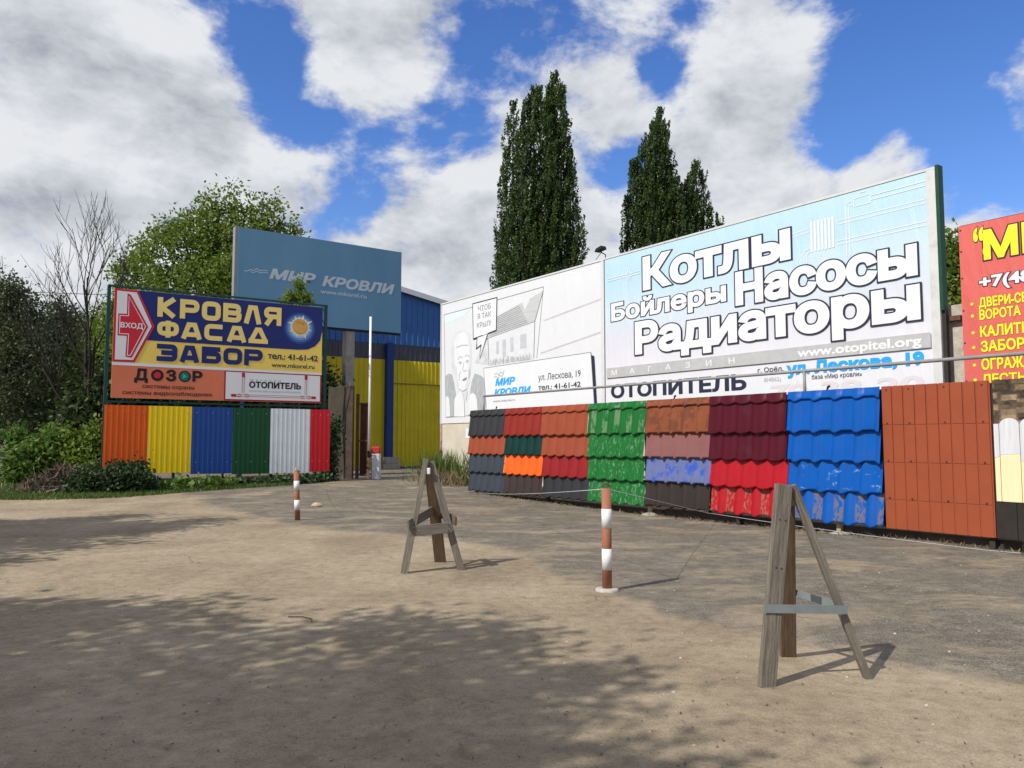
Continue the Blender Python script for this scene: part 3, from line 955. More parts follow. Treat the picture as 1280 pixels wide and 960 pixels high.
# ------------------------------------------------------------------ billboards on the right
def vinyl(name, base=None, ramp=None, wr=.35):
    m = bpy.data.materials.new(name); m.use_nodes = True
    nt = m.node_tree; N, L = nt.nodes.new, nt.links.new
    bs = nt.nodes['Principled BSDF']; bs.inputs['Roughness'].default_value = .5; bs.inputs['Specular IOR Level'].default_value = .35
    tc = N('ShaderNodeTexCoord')
    sep = N('ShaderNodeSeparateXYZ'); L(tc.outputs['Object'], sep.inputs[0])
    n0 = N('ShaderNodeTexNoise'); n0.inputs['Scale'].default_value = .8; n0.inputs['Detail'].default_value = 7
    L(tc.outputs['Object'], n0.inputs['Vector'])
    r = N('ShaderNodeValToRGB')
    e = r.color_ramp.elements
    if ramp:
        mr = N('ShaderNodeMapRange'); mr.inputs['From Min'].default_value = ramp[0]; mr.inputs['From Max'].default_value = ramp[1]
        ma = N('ShaderNodeMath'); ma.operation = 'MULTIPLY_ADD'; ma.inputs[1].default_value = .9; L(n0.outputs[0], ma.inputs[0]); L(sep.outputs['Z'], ma.inputs[2])
        sb = N('ShaderNodeMath'); sb.operation = 'SUBTRACT'; sb.inputs[1].default_value = .45; L(ma.outputs[0], sb.inputs[0])
        L(sb.outputs[0], mr.inputs['Value'])
        while len(e) < len(ramp[2]): e.new(.5)
        for k, (p, c) in enumerate(ramp[2]): e[k].position = p; e[k].color = (*c, 1)
        L(mr.outputs[0], r.inputs[0])
    else:
        e[0].position = .3; e[1].position = .75
        e[0].color = (*[c * .95 for c in base], 1); e[1].color = (*base, 1)
        L(n0.outputs[0], r.inputs[0])
    L(r.outputs[0], bs.inputs['Base Color'])
    # slack creases, mostly vertical and strongest near the edges
    mp = N('ShaderNodeMapping'); mp.inputs['Scale'].default_value = (1.5, 1, .30); mp.inputs['Rotation'].default_value = (0, .12, 0)
    L(tc.outputs['Object'], mp.inputs[0])
    n1 = N('ShaderNodeTexNoise'); n1.inputs['Scale'].default_value = 1.6; n1.inputs['Detail'].default_value = 5; n1.inputs['Distortion'].default_value = .5
    L(mp.outputs[0], n1.inputs['Vector'])
    b = N('ShaderNodeBump'); b.inputs['Strength'].default_value = wr; b.inputs['Distance'].default_value = .10
    L(n1.outputs[0], b.inputs['Height']); L(b.outputs[0], bs.inputs['Normal'])
    return m


def white_billboard():
    b = Board('billboard', 'white billboard with grey line drawing of a shouting man and a house', 'billboard', LB, -15.5)
    b.box('face', vinyl('white_vinyl', (.645, .655, .668), wr=.35), -20.05, -11.03, -.06, 0, 2.27, 6.75)
    fr = M('white_frame', (.58, .58, .57), .5, .06, dirt=((.4, .37, .33), .15, 3))
    b.box('frame', fr, -20.07, -11.02, -.08, .05, 6.752, 6.80)
    b.box('frame', fr, -20.11, -20.055, -.08, .05, 2.25, 6.80)
    b.box('frame', fr, -11.16, -11.03, -.075, -.062, 2.27, 6.75)
    b.box('back_frame', MAT['dark_metal'], -20.0, -11.1, .01, .1, 4.4, 4.5)
    f = -.06
    P, Lm, G = MAT['pale_line'], MAT['grey_line'], MAT['mid_grey']
    W = MAT['white_print']
    b.strokes('picture_border', [[(-17.9, 6.37), (-19.89, 6.35), (-19.71, 2.49), (-17.95, 2.52)], [(-16.37, 6.40), (-13.82, 6.44), (-14.18, 4.22)]], .022, f - .004, Lm)
    sky = M('pale_sky_print', (.60, .71, .78), .6, .05)
    b.poly('pale_sky', [(-19.85, 6.32), (-18.0, 6.34), (-18.6, 6.12), (-19.84, 6.0)], f - .0035, sky)
    face_m = M('very_pale_grey_print', (.58, .60, .62), .6, .05, 2)
    b.poly('man_head', [(-19.26, 4.49), (-19.38, 4.78), (-19.36, 5.35), (-19.07, 5.6), (-18.48, 5.64), (-18.09, 5.42), (-17.96, 4.79), (-18.0, 4.25), (-18.08, 3.71), (-18.33, 3.34), (-18.59, 3.29), (-18.91, 3.48), (-19.12, 3.91)], f - .006, face_m)
    b.poly('man_face', [(-19.12, 4.5), (-19.15, 5.2), (-18.9, 5.5), (-18.5, 5.55), (-18.2, 5.35), (-18.1, 4.8), (-18.12, 4.2), (-18.2, 3.8), (-18.4, 3.45), (-18.6, 3.40), (-18.85, 3.6), (-19.0, 4.0)], f - .009, W)
    b.poly('man_hair', [(-19.41, 4.71), (-19.36, 5.06), (-19.2, 5.15), (-19.22, 4.77), (-19.24, 4.45)], f - .011, P)
    b.poly('man_suit', [(-19.76, 4.04), (-19.48, 4.11), (-19.29, 4.06), (-19.16, 3.77), (-18.99, 3.27), (-19.12, 3.07), (-19.14, 2.51), (-19.44, 2.52), (-19.47, 3.01), (-19.72, 3.29)], f - .010, G)
    b.poly('man_suit', [(-18.08, 3.23), (-17.96, 3.7), (-17.75, 3.99), (-17.38, 3.9), (-17.02, 3.71), (-16.97, 3.24), (-17.11, 2.65), (-17.52, 2.67), (-17.57, 3.07), (-17.79, 3.28)], f - .010, G)
    fi = [[(-19.12, 2.51), (-19.1, 3.14), (-18.91, 3.37), (-18.68, 3.41), (-18.55, 3.32), (-18.44, 3.11), (-18.41, 2.49)],
          [(-18.19, 2.55), (-18.16, 3.1), (-18.04, 3.28), (-17.87, 3.32), (-17.69, 3.24), (-17.57, 3.0), (-17.54, 2.55)],
          [(-19.68, 2.51), (-19.72, 3.24), (-19.56, 3.29), (-19.45, 3.15), (-19.38, 2.52)]]
    for q in fi: b.poly('man_fist', rounded(q, .12), f - .014, W)
    fl = M('face_line_print', (.36, .37, .39), .6, .05)
    b.strokes('face_lines', [rounded(q, .08) for q in [[(-18.88, 4.56), (-18.74, 4.68), (-18.56, 4.62)], [(-18.40, 4.63), (-18.24, 4.70), (-18.08, 4.60)],
                             [(-18.84, 4.44), (-18.72, 4.49), (-18.60, 4.43)], [(-18.36, 4.45), (-18.24, 4.51), (-18.12, 4.45)],
                             [(-18.48, 4.42), (-18.55, 4.16), (-18.42, 4.10), (-18.27, 4.16)], [(-18.78, 3.51), (-18.52, 3.39), (-18.27, 3.48)],
                             [(-18.70, 4.12), (-18.80, 3.95), (-18.76, 3.80)], [(-18.98, 5.02), (-18.6, 5.08), (-18.2, 5.03)], [(-18.1, 4.15), (-18.06, 3.98), (-18.14, 3.84)]]], .028, f - .012, fl)
    for cx_ in (-18.71, -18.24): b.poly('man_eye', circle(cx_, 4.425, .045, 10), f - .0125, fl)
    b.poly('man_cheek', [(-19.1, 4.45), (-18.95, 4.3), (-18.92, 3.9), (-18.78, 3.62), (-18.9, 3.58), (-19.03, 3.95)], f - .0105, M('cheek_print', (.55, .57, .59), .6, .08))
    b.poly('man_cheek', [(-18.13, 4.35), (-18.2, 4.1), (-18.2, 3.85), (-18.36, 3.52), (-18.22, 3.72), (-18.13, 4.05)], f - .0105, M('cheek_print', (.55, .57, .59), .6, .08))
    b.poly('man_ear', rounded([(-19.18, 4.2), (-19.33, 4.35), (-19.34, 4.62), (-19.2, 4.62), (-19.14, 4.4)], .06, True), f - .0108, M('cheek_print', (.55, .57, .59), .6, .08))
    b.poly('man_collar', [(-18.9, 3.45), (-18.62, 3.05), (-18.5, 3.3), (-18.32, 3.02), (-18.2, 3.4), (-18.4, 3.32), (-18.6, 3.3)], f - .0135, M('cheek_print', (.55, .57, .59), .6, .08))
    b.strokes('fist_lines', [rounded(q, .12) for q in fi], .014, f - .017, P)
    b.poly('man_mouth', [(-18.59, 3.81), (-18.42, 3.87), (-18.25, 3.89), (-18.3, 3.79), (-18.5, 3.77)], f - .012, Lm)
    # house
    roof = [(-16.35, 5.85), (-14.94, 6.11), (-14.83, 5.81), (-14.52, 6.17), (-13.83, 6.33), (-14.27, 5.4), (-16.93, 5.15), (-16.41, 5.37)]
    b.poly('house_roof', roof, f - .006, M('hatched_grey_print', (.47, .48, .48), .6, .18, 3, stretch=(.3, 1, 14)))
    b.poly('house_gable', [(-17.75, 4.36), (-17.38, 4.87), (-16.93, 5.16), (-16.87, 4.23)], f - .0055, M('gable_grey_print', (.52, .54, .55), .6, .2, 4))
    b.poly('house_wall', [(-16.9, 5.14), (-14.27, 5.39), (-14.33, 4.22), (-16.85, 4.2)], f - .0065, M('house_wall_print', (.61, .62, .63), .6, .05))
    for s0, s1, z0, z1 in ((-16.42, -16.28, 4.55, 4.98), (-16.05, -15.85, 4.42, 5.0), (-15.6, -15.42, 4.55, 5.03), (-15.05, -14.72, 4.6, 5.06)):
        b.poly('house_window', [(s0, z0), (s1, z0), (s1, z1), (s0, z1)], f - .009, M('window_grey_print', (.45, .47, .49), .6, .1))
    b.strokes('house_lines', [[(-16.93, 5.15), (-14.27, 5.4), (-13.83, 6.33)], [(-16.93, 5.15), (-16.86, 4.2)], [(-17.38, 4.87), (-16.93, 5.16)], [(-14.27, 5.4), (-14.33, 4.25)]], .016, f - .012, Lm)
    hatch = [[(-16.4 - .06 * k, 5.80 - .065 * k), (-15.1 + .05 * k, 6.02 - .065 * k)] for k in range(10)]
    b.strokes('roof_hatching', hatch, .012, f - .011, Lm)
    rr = random.Random(3)
    b.strokes('house_shrubs', [[(s := -16.75 + .048 * k + rr.uniform(-.03, .03), 4.20 + rr.uniform(0, .05)), (s + rr.uniform(-.06, .06), 4.32 + rr.uniform(0, .12))] for k in range(48)], .016, f - .0135, MAT['strip_grey'])
    b.strokes('faded_stripes', [[(-13.83, 5.37), (-11.17, 5.66)], [(-13.98, 4.36), (-11.18, 4.71)]], .045, f - .004, M('faded_stripe_print', (.50, .47, .47), .6))
    # speech bubble
    bub = [(-17.89, 6.48), (-16.38, 6.48), (-16.41, 5.37), (-17.84, 5.22)]
    b.poly('speech_bubble', bub, f - .016, W)
    b.strokes('speech_bubble_line', [[(-17.25, 5.28), (-17.84, 5.22), (-17.89, 6.48), (-16.38, 6.48), (-16.41, 5.37), (-16.93, 5.31)]], .035, f - .019, MAT['dark_print'])
    tail = [(-17.65, 5.24), (-17.42, 4.86), (-17.62, 4.84), (-17.45, 4.47), (-17.02, 5.29)]
    b.poly('speech_tail', [(-17.62, 5.23), (-17.55, 4.86), (-17.3, 4.97), (-17.42, 4.5), (-16.95, 5.28)], f - .0195, W)
    b.strokes('speech_tail_line', [[(-17.84, 5.21), (-17.58, 5.22), (-17.65, 4.85), (-17.34, 4.96), (-17.42, 4.47), (-16.93, 5.30)]], .03, f - .022, MAT['dark_print'])
    for s, z0, x0, x1 in (('ЧТОБ', 6.16, -17.54, -16.74), ('Я ТАК', 5.885, -17.57, -16.72), ('КРЫЛ!', 5.575, -17.6, -16.74)):
        b.text(s, x0, x1, z0, .17, f - .021, Lm, bold=-.008)
    # address box
    b.poly('address_shadow', [(-11.62, 4.1), (-11.46, 4.05), (-11.36, 2.66), (-11.5, 2.66)], f - .0178, MAT['dark_print'])
    box = [(-17.17, 4.13), (-11.6, 4.17), (-11.47, 2.68), (-16.95, 2.50)]
    b.poly('address_box', box, f - .0205, W)
    b.strokes('address_line', [[(-16.95, 2.5), (-17.17, 4.13), (-11.6, 4.17), (-11.47, 2.68)]], .02, f - .0235, Lm)
    cy = MAT['cyan']
    b.text('МИР', -16.46, -15.31, 3.465, .24, f - .024, cy, bold=.05, shear=.2)
    b.text('КРОВЛИ', -16.52, -14.46, 3.12, .235, f - .024, cy, bold=.05, shear=.2)
    w = [(-16.5, 3.86), (-16.36, 3.90), (-16.26, 3.82), (-16.14, 3.93), (-16.02, 3.86), (-15.92, 3.96)]
    b.strokes('wave_logo', [w, [(x - .04, z - .1) for x, z in w]], .018, f - .024, Lm)
    b.text('www.mkorel.ru', -16.58, -15.31, 2.92, .085, f - .024, Lm, bold=.01)
    b.text('ул. Лескова, 19', -14.08, -12.05, 3.50, .19, f - .024, MAT['dark_print'], bold=.004)
    b.text('тел.: 41-61-42', -14.08, -12.05, 3.20, .155, f - .024, MAT['dark_print'], bold=.022)


white_billboard()


def boiler_billboard():
    b = Board('billboard', 'pale blue billboard with large white words outlined in navy', 'billboard', LB, -6.4)
    sky = vinyl('printed_sky_vinyl', ramp=(2.7, 6.75, [(.0, (.64, .65, .67)), (.22, (.64, .63, .66)), (.42, (.585, .59, .64)), (.62, (.50, .61, .69)), (.82, (.41, .58, .69)), (1.0, (.43, .60, .70))]), wr=.6)
    b.box('face', sky, -11.0, -1.93, -.06, 0, 2.27, 6.76)
    fr = M('white_frame_aged', (.55, .55, .53), .55, .06, dirt=((.36, .32, .27), .3, 4))
    b.box('frame', fr, -11.02, -1.76, -.075, .05, 6.762, 6.81)
    b.box('frame', fr, -1.928, -1.765, -.075, .02, 2.27, 6.76)
    b.box('edge_board', MAT['green_edge'], -1.762, -1.70, -.08, .10, 4.05, 6.83)
    b.box('post', MAT['dark_metal'], -1.755, -1.69, -.02, .08, .0, 4.05)
    b.box('back_frame', MAT['dark_metal'], -11.0, -1.9, .01, .1, 4.4, 4.5)
    f = -.06
    wl = M('white_letter_print', (.69, .69, .70), .5, .03)
    out = MAT['dark_print']
    lineart = M('white_line_print', (.64, .68, .71), .5, .02)
    pl = [[(-4.88, 6.18), (-4.46, 6.22)], [(-4.88, 6.10), (-4.46, 6.14)], [(-3.8, 6.23), (-1.95, 6.23)], [(-3.8, 6.15), (-1.95, 6.15)], [(-3.81, 5.80), (-1.95, 5.80)], [(-3.81, 5.72), (-1.95, 5.72)],
          rounded([(-3.60, 5.43), (-3.60, 6.56), (-3.42, 6.56)], .12), rounded([(-3.53, 5.43), (-3.53, 6.48), (-3.42, 6.48)], .1), [(-3.42, 6.44), (-3.42, 6.6), (-3.06, 6.62), (-3.06, 6.44), 'c'], [(-3.3, 6.62), (-3.3, 6.7), (-3.15, 6.7)],
          [(-3.06, 6.58), (-1.95, 6.58)], [(-3.06, 6.49), (-1.95, 6.49)], rounded([(-4.60, 5.45), (-4.60, 5.74), (-4.45, 5.76)], .1), rounded([(-4.53, 5.45), (-4.53, 5.66), (-4.45, 5.70)], .06),
          [(-10.9, 6.18), (-9.6, 6.2)], [(-10.9, 6.11), (-9.6, 6.13)], [(-10.05, 6.35), (-10.05, 6.0)], [(-9.98, 6.35), (-9.98, 6.0)], circle(-10.02, 6.15, .09, 12) + ['c']]
    b.strokes('pipe_drawing', pl, .018, f - .004, lineart)
    fins = [rounded([(-4.44 + .085 * k, 5.68), (-4.44 + .085 * k + .055, 5.68), (-4.44 + .085 * k + .055, 6.35), (-4.44 + .085 * k, 6.35)], .02, True) for k in range(7)]
    polys('radiator_drawing', [b.X(q) for q in fins], f - .006, lineart, b.root)
    ol = lambda w: (w, out)
    b.text('Котлы', -9.49, -4.93, 5.63, .86, f - .016, wl, bold=.046, outline=ol(.028))
    b.text('Бойлеры', -10.74, -6.73, 4.95, .48, f - .010, wl, bold=.04, outline=ol(.036))
    b.text('Насосы', -6.45, -2.15, 4.79, .76, f - .022, wl, bold=.05, outline=ol(.03))
    b.text('Радиаторы', -9.80, -2.12, 3.93, .84, f - .028, wl, bold=.046, outline=ol(.028))
    b.poly('grey_strip', [(-10.93, 3.37), (-1.95, 3.37), (-1.95, 3.66), (-10.93, 3.65)], f - .033, MAT['strip_grey'])
    b.text('МАГАЗИН', -10.72, -6.5, 3.435, .14, f - .037, wl, spacing=4.2, bold=.01)
    b.text('www.otopitel.org', -4.82, -2.12, 3.43, .19, f - .037, wl, bold=.03)
    b.text('ОТОПИТЕЛЬ', -10.78, -6.2, 2.80, .36, f - .008, MAT['dark_print'], bold=.04)
    b.text('ул. Лескова, 19', -5.12, -2.1, 3.06, .26, f - .012, MAT['cyan'], bold=.05)
    b.text('г. Орёл,', -5.88, -5.2, 3.17, .10, f - .008, MAT['dark_print'], bold=.01)
    b.text('8(4862)', -5.71, -5.27, 2.95, .09, f - .008, MAT['strip_grey'])
    b.text('база «Мир кровли»', -4.5, -3.36, 2.93, .09, f - .008, MAT['dark_print'], bold=.004)
    b.text('70-38-20', -5.55, -2.1, 2.56, .30, f - .005, MAT['pink_faint'], bold=.04)


boiler_billboard()


def lamp_on_top():
    p = on(LB, -11.05, .02)
    t = thing('floodlight', 'small dark floodlight on a bent arm on top of the joint between billboards', 'floodlight', (p.x, p.y, 6.81), LB['rz'])
    MB().tube([(0, 0, 0), (0, 0, .12), (-.12, -.1, .22)], .016, 8).build('arm', MAT['dark_metal'], t)
    MB().prism([(-.26, .22), (.06, .26), (.02, .36), (-.2, .31)], -.2, .0).build('lamp_head', MAT['black'], t, .01)
    MB().tube([(-.3, -.1, .02), (-.05, -.1, .2)], .01, 6).build('brace', MAT['dark_metal'], t)


lamp_on_top()


def right_banner():
    b = Board('banner', 'red banner with yellow list of doors and gates at the right edge', 'banner', LB, .2)
    b.box('face', vinyl('red_vinyl', (.60, .115, .095), wr=.9), -1.42, 2.6, .02, .06, 2.4, 5.58)
    b.box('frame', MAT['dark_metal'], -1.42, 2.6, .061, .12, 5.5, 5.60)
    for s in (-1.3, 2.4): b.box('post', MAT['dark_metal'], s, s + .08, .121, .2, 0, 5.5)
    f = .02
    ye = M('lemon_print', (.80, .70, .03), .5, .03)
    wh = MAT['white_print']
    blk = MAT['dark_print']
    b.text('“', -1.17, -.99, 4.86, .62, f - .010, ye, bold=.03, outline=(.02, blk))
    b.text('МЕТАЛЛ”', -1.0, 2.3, 4.87, .52, f - .012, ye, bold=.04, outline=(.035, blk))
    # drooping belly of the ornate first letter
    b.strokes('letter_belly', [rounded([(-.93, 4.9), (-1.0, 5.05), (-.86, 5.22), (-.7, 4.9), (-.54, 5.22), (-.47, 5.05), (-.52, 4.9)], .1)], .07, f - .0155, ye)
    b.text('+7(4862)', -1.10, .22, 4.37, .21, f - .010, wh, bold=.04, outline=(.045, blk))
    rows = [('ДВЕРИ-СЕЙФЫ', 4.02, .17, .04), ('ВОРОТА', 3.795, .175, -.44), ('КАЛИТКИ', 3.48, .19, -.18), ('ЗАБОРЫ', 3.21, .19, -.22), ('ОГРАЖДЕНИЯ', 2.885, .20, .22), ('ЛЕСТНИЦЫ', 2.63, .17, .1)]
    for s, z, h, x1 in rows:
        b.text(s, -1.12, x1, z, h, f - .008, ye, bold=.035, outline=(.02, M('brown_print', (.2, .05, .01), .5)))
        b.poly('bullet', circle(-1.24, z + h * .5, .028, 10), f - .006, ye)
    for z in (2.7, 3.4, 4.0, 4.6, 5.1, 5.5): MB().tube([(-1.39 - .2, f - .003, z), (-1.39 - .2, f + .003, z)], .018, 8).build('eyelet', MAT['dark_metal'], b.root)


right_banner()


def walls():
    b = Board('wall', 'low beige plaster wall beneath the white billboard', 'wall', LB, -11)
    b.box('wall', MAT['plaster'], -20.0, -1.95, -.04, .26, -.1, 2.24)
    c = Board('wall', 'rough concrete wall between the pale blue billboard and the red banner', 'wall', LB, 2)
    m = MB()
    for k in range(4): m.box(-2.3 - 2 + 2.9 * k, -2.3 - 2 + 2.9 * k + 2.88, .24, .44, -.1, 4.17)
    m.build('wall_panel', M('pale_rough_concrete', (.43, .39, .32), .95, .2, 6, bump=.6, bscale=20, dirt=((.22, .19, .15), .25, 5)), c.root)
    c.box('bracket', MAT['rust'], -1.72, -1.5, .12, .238, 3.86, 3.95)
    c.box('bracket', MAT['rust'], -1.48, -1.38, .14, .238, 3.3, 3.38)
    d = Board('pipe', 'pinkish weathered upright pipe at the left end of the white billboard', 'pipe', LB, -20.2)
    MB().tube([(0, .05, 0), (0.02, .05, 2.0), (0, .05, 4.3)], .07, 10).build('pipe', M('pink_rust_pipe', (.36, .24, .20), .9, .35, 5, dirt=((.6, .6, .58), .3, 6)), d.root, 0, True)
    MB().box(-.1, .1, -.06, -.03, 2.4, 2.48).box(-.1, .1, -.06, -.03, 1.2, 1.28).build('clamp', MAT['rust'], d.root)
    n = Board('notice', 'small white paper notice stuck on the beige wall', 'notice', LB, -18.1)
    o = n.box('paper', MAT['white_print'], -18.35, -17.9, -.05, -.045, 1.72, 2.06)
    n.text('13', -18.25, -18.0, 1.80, .17, -.054, MAT['pale_line'], bold=.01)


walls()


# ------------------------------------------------------------------ roofing display
def tile_sheet(s0, s1, rows, pitch=.36, amp=.036, shape='wave', phase=0.0, y=-.0):
    """pressed metal tile: each row leans outward towards its scalloped lower lip"""
    m = MB()
    n = max(6, int((s1 - s0) / pitch * 14))

    def wv(s):
        u = ((s - phase) / pitch) % 1.0
        if shape == 'wave': return abs(math.sin(math.pi * u)) ** .75
        if shape == 'flat':                                    # wide flats between round humps
            return max(0.0, math.cos(math.pi * (u - .5) / .55)) ** 1.3 if abs(u - .5) < .275 else 0.0
        if shape == 'rib':                                     # narrow upright ribs
            return max(0.0, 1 - abs(u - .5) / .13)
        return 0
    ss = [s0 + (s1 - s0) * i / n for i in range(n + 1)]
    for zt, zb, lip in rows:
        b = len(m.v)
        for i, s in enumerate(ss):
            w = wv(s)
            zlow = zb - (.045 * (w - .5) if lip else 0)
            yl = y - .02 - .062 * min(1, (zt - zb) / .5)
            for (z, yy) in ((zt, y - .004), (zt * .5 + zlow * .5, (y - .004 + yl) / 2), (zlow + .03, yl + .001), (zlow, yl), (zlow + .002, y + .01)):
                m.v.append((s, yy - amp * w, z))
        for i in range(n):
            for k in range(4):
                a = b + i * 5 + k
                m.f.append((a, a + 1, a + 6, a + 5))
    return m


def roofing_display():
    b = Board('roofing_display', 'long roadside display rack of coloured metal roof tile and siding samples', 'display', LA, -6.5)
    X = lambda s: s + 6.5
    Z = [2.51, 2.34, 1.77, 1.25, .73, .20]
    rowd = lambda i, j: [(Z[k] + (.03 if k else 0), Z[k + 1], True) for k in range(i, j + 1)]
    c = srgb

    def tm(name, col, **k):
        kw = dict(rough=.42, var=.08, scale=3, dirt=(tuple(v * .55 + .03 for v in col), .14, 2.5)); kw.update(k)
        return M(name, col, **kw)
    dg = tm('dark_grey_tile', (.030, .031, .033)); sl = tm('slate_tile', (.036, .045, .058)); te = tm('terracotta_tile', (.25, .052, .022), rough=.6)
    rb = tm('red_brown_tile', (.21, .020, .013)); dgr = tm('dark_green_tile', (.002, .028, .022)); orr = tm('bright_orange_tile', (.85, .105, .012))
    db = tm('dark_brown_tile', (.038, .026, .022)); rd = tm('red_tile', (.22, .012, .013)); ch = tm('charcoal_tile', (.026, .026, .028))
    gr = tm('green_tile', (.008, .115, .020), scuff=((.22, .36, .23), .55, 9.0, (2.2, 3, .8), .5), rough=.35)
    gr2 = tm('green_tile_torn_film', (.008, .115, .020), scuff=((.20, .27, .17), .47, 3.2, (1.5, 3, .7), .5, (.40, 1.0)), rough=.3)
    cu = tm('mottled_copper_tile', (.20, .056, .022), scuff=((.085, .030, .015), .50, 3.2, (1, 1, .9), .6), rough=.6)
    mv = tm('dusty_mauve_tile', (.20, .082, .078), rough=.75); pe = tm('faded_periwinkle_tile', (.105, .13, .27), scuff=((.02, .07, .40), .54, 2.6, (1.2, 1, 1)), rough=.7)
    br = tm('chocolate_tile', (.030, .021, .017)); ma = tm('maroon_tile', (.066, .003, .009), rough=.3); re = tm('bright_red_tile', (.34, .008, .014), rough=.3)
    re2 = tm('peeling_red_tile', (.34, .008, .014), scuff=((.25, .145, .095), .50, 14, (1.6, 3, .5), .7, (.40, 1.8)), rough=.4)
    bl = tm('blue_tile', (.002, .075, .33), rough=.3); bl2 = tm('blue_tile_torn_film', (.002, .075, .33), scuff=((.20, .34, .52), .60, 3.4, (1.6, 1, 2.6), .6), rough=.28)
    bl3 = tm('blue_tile_peeling', (.002, .075, .33), scuff=((.155, .125, .105), .46, 14, (1.0, 1, .6), .75, (.40, 2.1)), rough=.45)
    pieces = [
        (-14.15, -12.342, 0, 1, dg, 'wave', 'dark grey tile sheet'), (-14.15, -12.342, 2, 2, te, 'wave', 'terracotta tile sheet'), (-14.15, -12.342, 3, 4, sl, 'wave', 'slate grey tile sheet'),
        (-12.34, -10.652, 0, 1, rb, 'wave', 'red brown tile sheet'), (-12.34, -10.652, 2, 2, dgr, 'wave', 'dark green tile sheet'), (-12.34, -10.652, 3, 3, orr, 'wave', 'bright orange tile sheet'), (-12.34, -10.652, 4, 4, db, 'wave', 'dark brown tile sheet'),
        (-10.65, -8.862, 0, 2, te, 'wave', 'terracotta tile sheet, three rows'), (-10.65, -8.862, 3, 3, rd, 'wave', 'red tile sheet'), (-10.65, -8.862, 4, 4, ch, 'wave', 'charcoal tile sheet'),
        (-8.86, -6.992, 0, 1, gr2, 'flat', 'green tile sheet with torn film'), (-8.86, -6.992, 2, 4, gr, 'wave', 'green tile sheet scuffed white'),
        (-6.99, -5.182, 0, 1, cu, 'rib', 'mottled copper tile sheet'), (-6.99, -5.182, 2, 2, mv, 'rib', 'dusty mauve tile sheet'), (-6.99, -5.182, 3, 3, pe, 'rib', 'faded periwinkle tile sheet'), (-6.99, -5.182, 4, 4, br, 'rib', 'chocolate brown tile sheet'),
        (-5.18, -3.382, 0, 2, ma, 'wave', 'maroon tile sheet'), (-5.18, -3.382, 3, 3, re, 'wave', 'bright red tile sheet'), (-5.18, -3.382, 4, 4, re2, 'flat', 'red tile sheet peeling to tan'),
        (-3.38, -1.595, 0, 2, bl, 'flat', 'blue tile sheet'), (-3.38, -1.595, 3, 3, bl2, 'flat', 'blue tile sheet with torn clear film'), (-3.38, -1.595, 4, 4, bl3, 'flat', 'blue tile sheet peeling to tan'),
    ]
    for k, (s0, s1, i, j, mat, shp, lab) in enumerate(pieces):
        pitch = .40 if shp == 'flat' else (.36 if s0 > -12 else .33)
        amp = {'wave': .046, 'flat': .045, 'rib': .042}[shp]
        o = tile_sheet(X(s0), X(s1), rowd(i, j), pitch, amp, shp, phase=.1 * k, y=-.02 - .004 * (i > 0)).build('tile_sheet', mat, b.root, 0, True)
        tag(o, lab)
    # terracotta ribbed wall sheet: grooves and three lap joints
    ribm = M('terracotta_wall_sheet', (.265, .060, .024), .6, .07, 2, dirt=((.2, .05, .02), .15, 1.5))
    m = MB()
    w = 1.66 / 9
    lev = [2.51, 1.87, 1.26, .66, .185]
    for r in range(4):
        for i in range(9):
            a = -1.58 + i * w
            m.box(X(a), X(a + w - .022), -.052 + .003 * r, -.02, lev[r + 1] + .003, lev[r])
    m.box(X(-1.58), X(.08), -.033, -.0205, .19, 2.505)
    o = m.build('wall_sheet', ribm, b.root, .006); tag(o, 'terracotta ribbed wall sheet')
    for z in (2.45, 1.9, 1.29, .69):
        for i in (0, 2, 5, 8):
            x = X(-1.58 + (i + .45) * w)
            MB().tube([(x, -.062, z), (x, -.05, z)], .012, 8).build('screw', MAT['dark_metal'], o)
    # stone-look siding, scalloped pale pickets, dark brown boards
    st = bpy.data.materials.new('stone_siding'); st.use_nodes = True
    nt = st.node_tree; N, L = nt.nodes.new, nt.links.new
    tc = N('ShaderNodeTexCoord'); mp = N('ShaderNodeMapping'); mp.inputs['Scale'].default_value = (4.2, 1, 11)
    L(tc.outputs['Object'], mp.inputs[0])
    vo = N('ShaderNodeTexVoronoi'); vo.distance = 'CHEBYCHEV'; vo.inputs['Scale'].default_value = 1; vo.inputs['Randomness'].default_value = .75
    L(mp.outputs[0], vo.inputs['Vector'])
    sv = N('ShaderNodeSeparateColor'); L(vo.outputs['Color'], sv.inputs[0])
    rc = N('ShaderNodeValToRGB'); e = rc.color_ramp.elements; e.new(.5)
    for k, (p_, c_) in enumerate(((0, (.05, .03, .018)), (.5, (.13, .082, .045)), (1, (.26, .18, .105)))): e[k].position = p_; e[k].color = (*c_, 1)
    L(sv.outputs[0], rc.inputs[0])
    rd_ = N('ShaderNodeMapRange'); rd_.inputs['From Min'].default_value = .36; rd_.inputs['From Max'].default_value = .52; rd_.inputs['To Min'].default_value = 1; rd_.inputs['To Max'].default_value = .3
    L(vo.outputs['Distance'], rd_.inputs['Value'])
    bt = N('ShaderNodeMix'); bt.data_type = 'RGBA'; bt.blend_type = 'MULTIPLY'; bt.inputs[0].default_value = 1; L(rc.outputs[0], bt.inputs[6]); L(rd_.outputs[0], bt.inputs[7])
    nn = N('ShaderNodeTexNoise'); nn.inputs['Scale'].default_value = 11; nn.inputs['Detail'].default_value = 8; L(tc.outputs['Object'], nn.inputs['Vector'])
    mx = N('ShaderNodeMix'); mx.data_type = 'RGBA'; mx.blend_type = 'OVERLAY'; mx.inputs[0].default_value = .8
    L(bt.outputs[2], mx.inputs[6]); L(nn.outputs[0], mx.inputs[7]); L(mx.outputs[2], nt.nodes['Principled BSDF'].inputs['Base Color'])
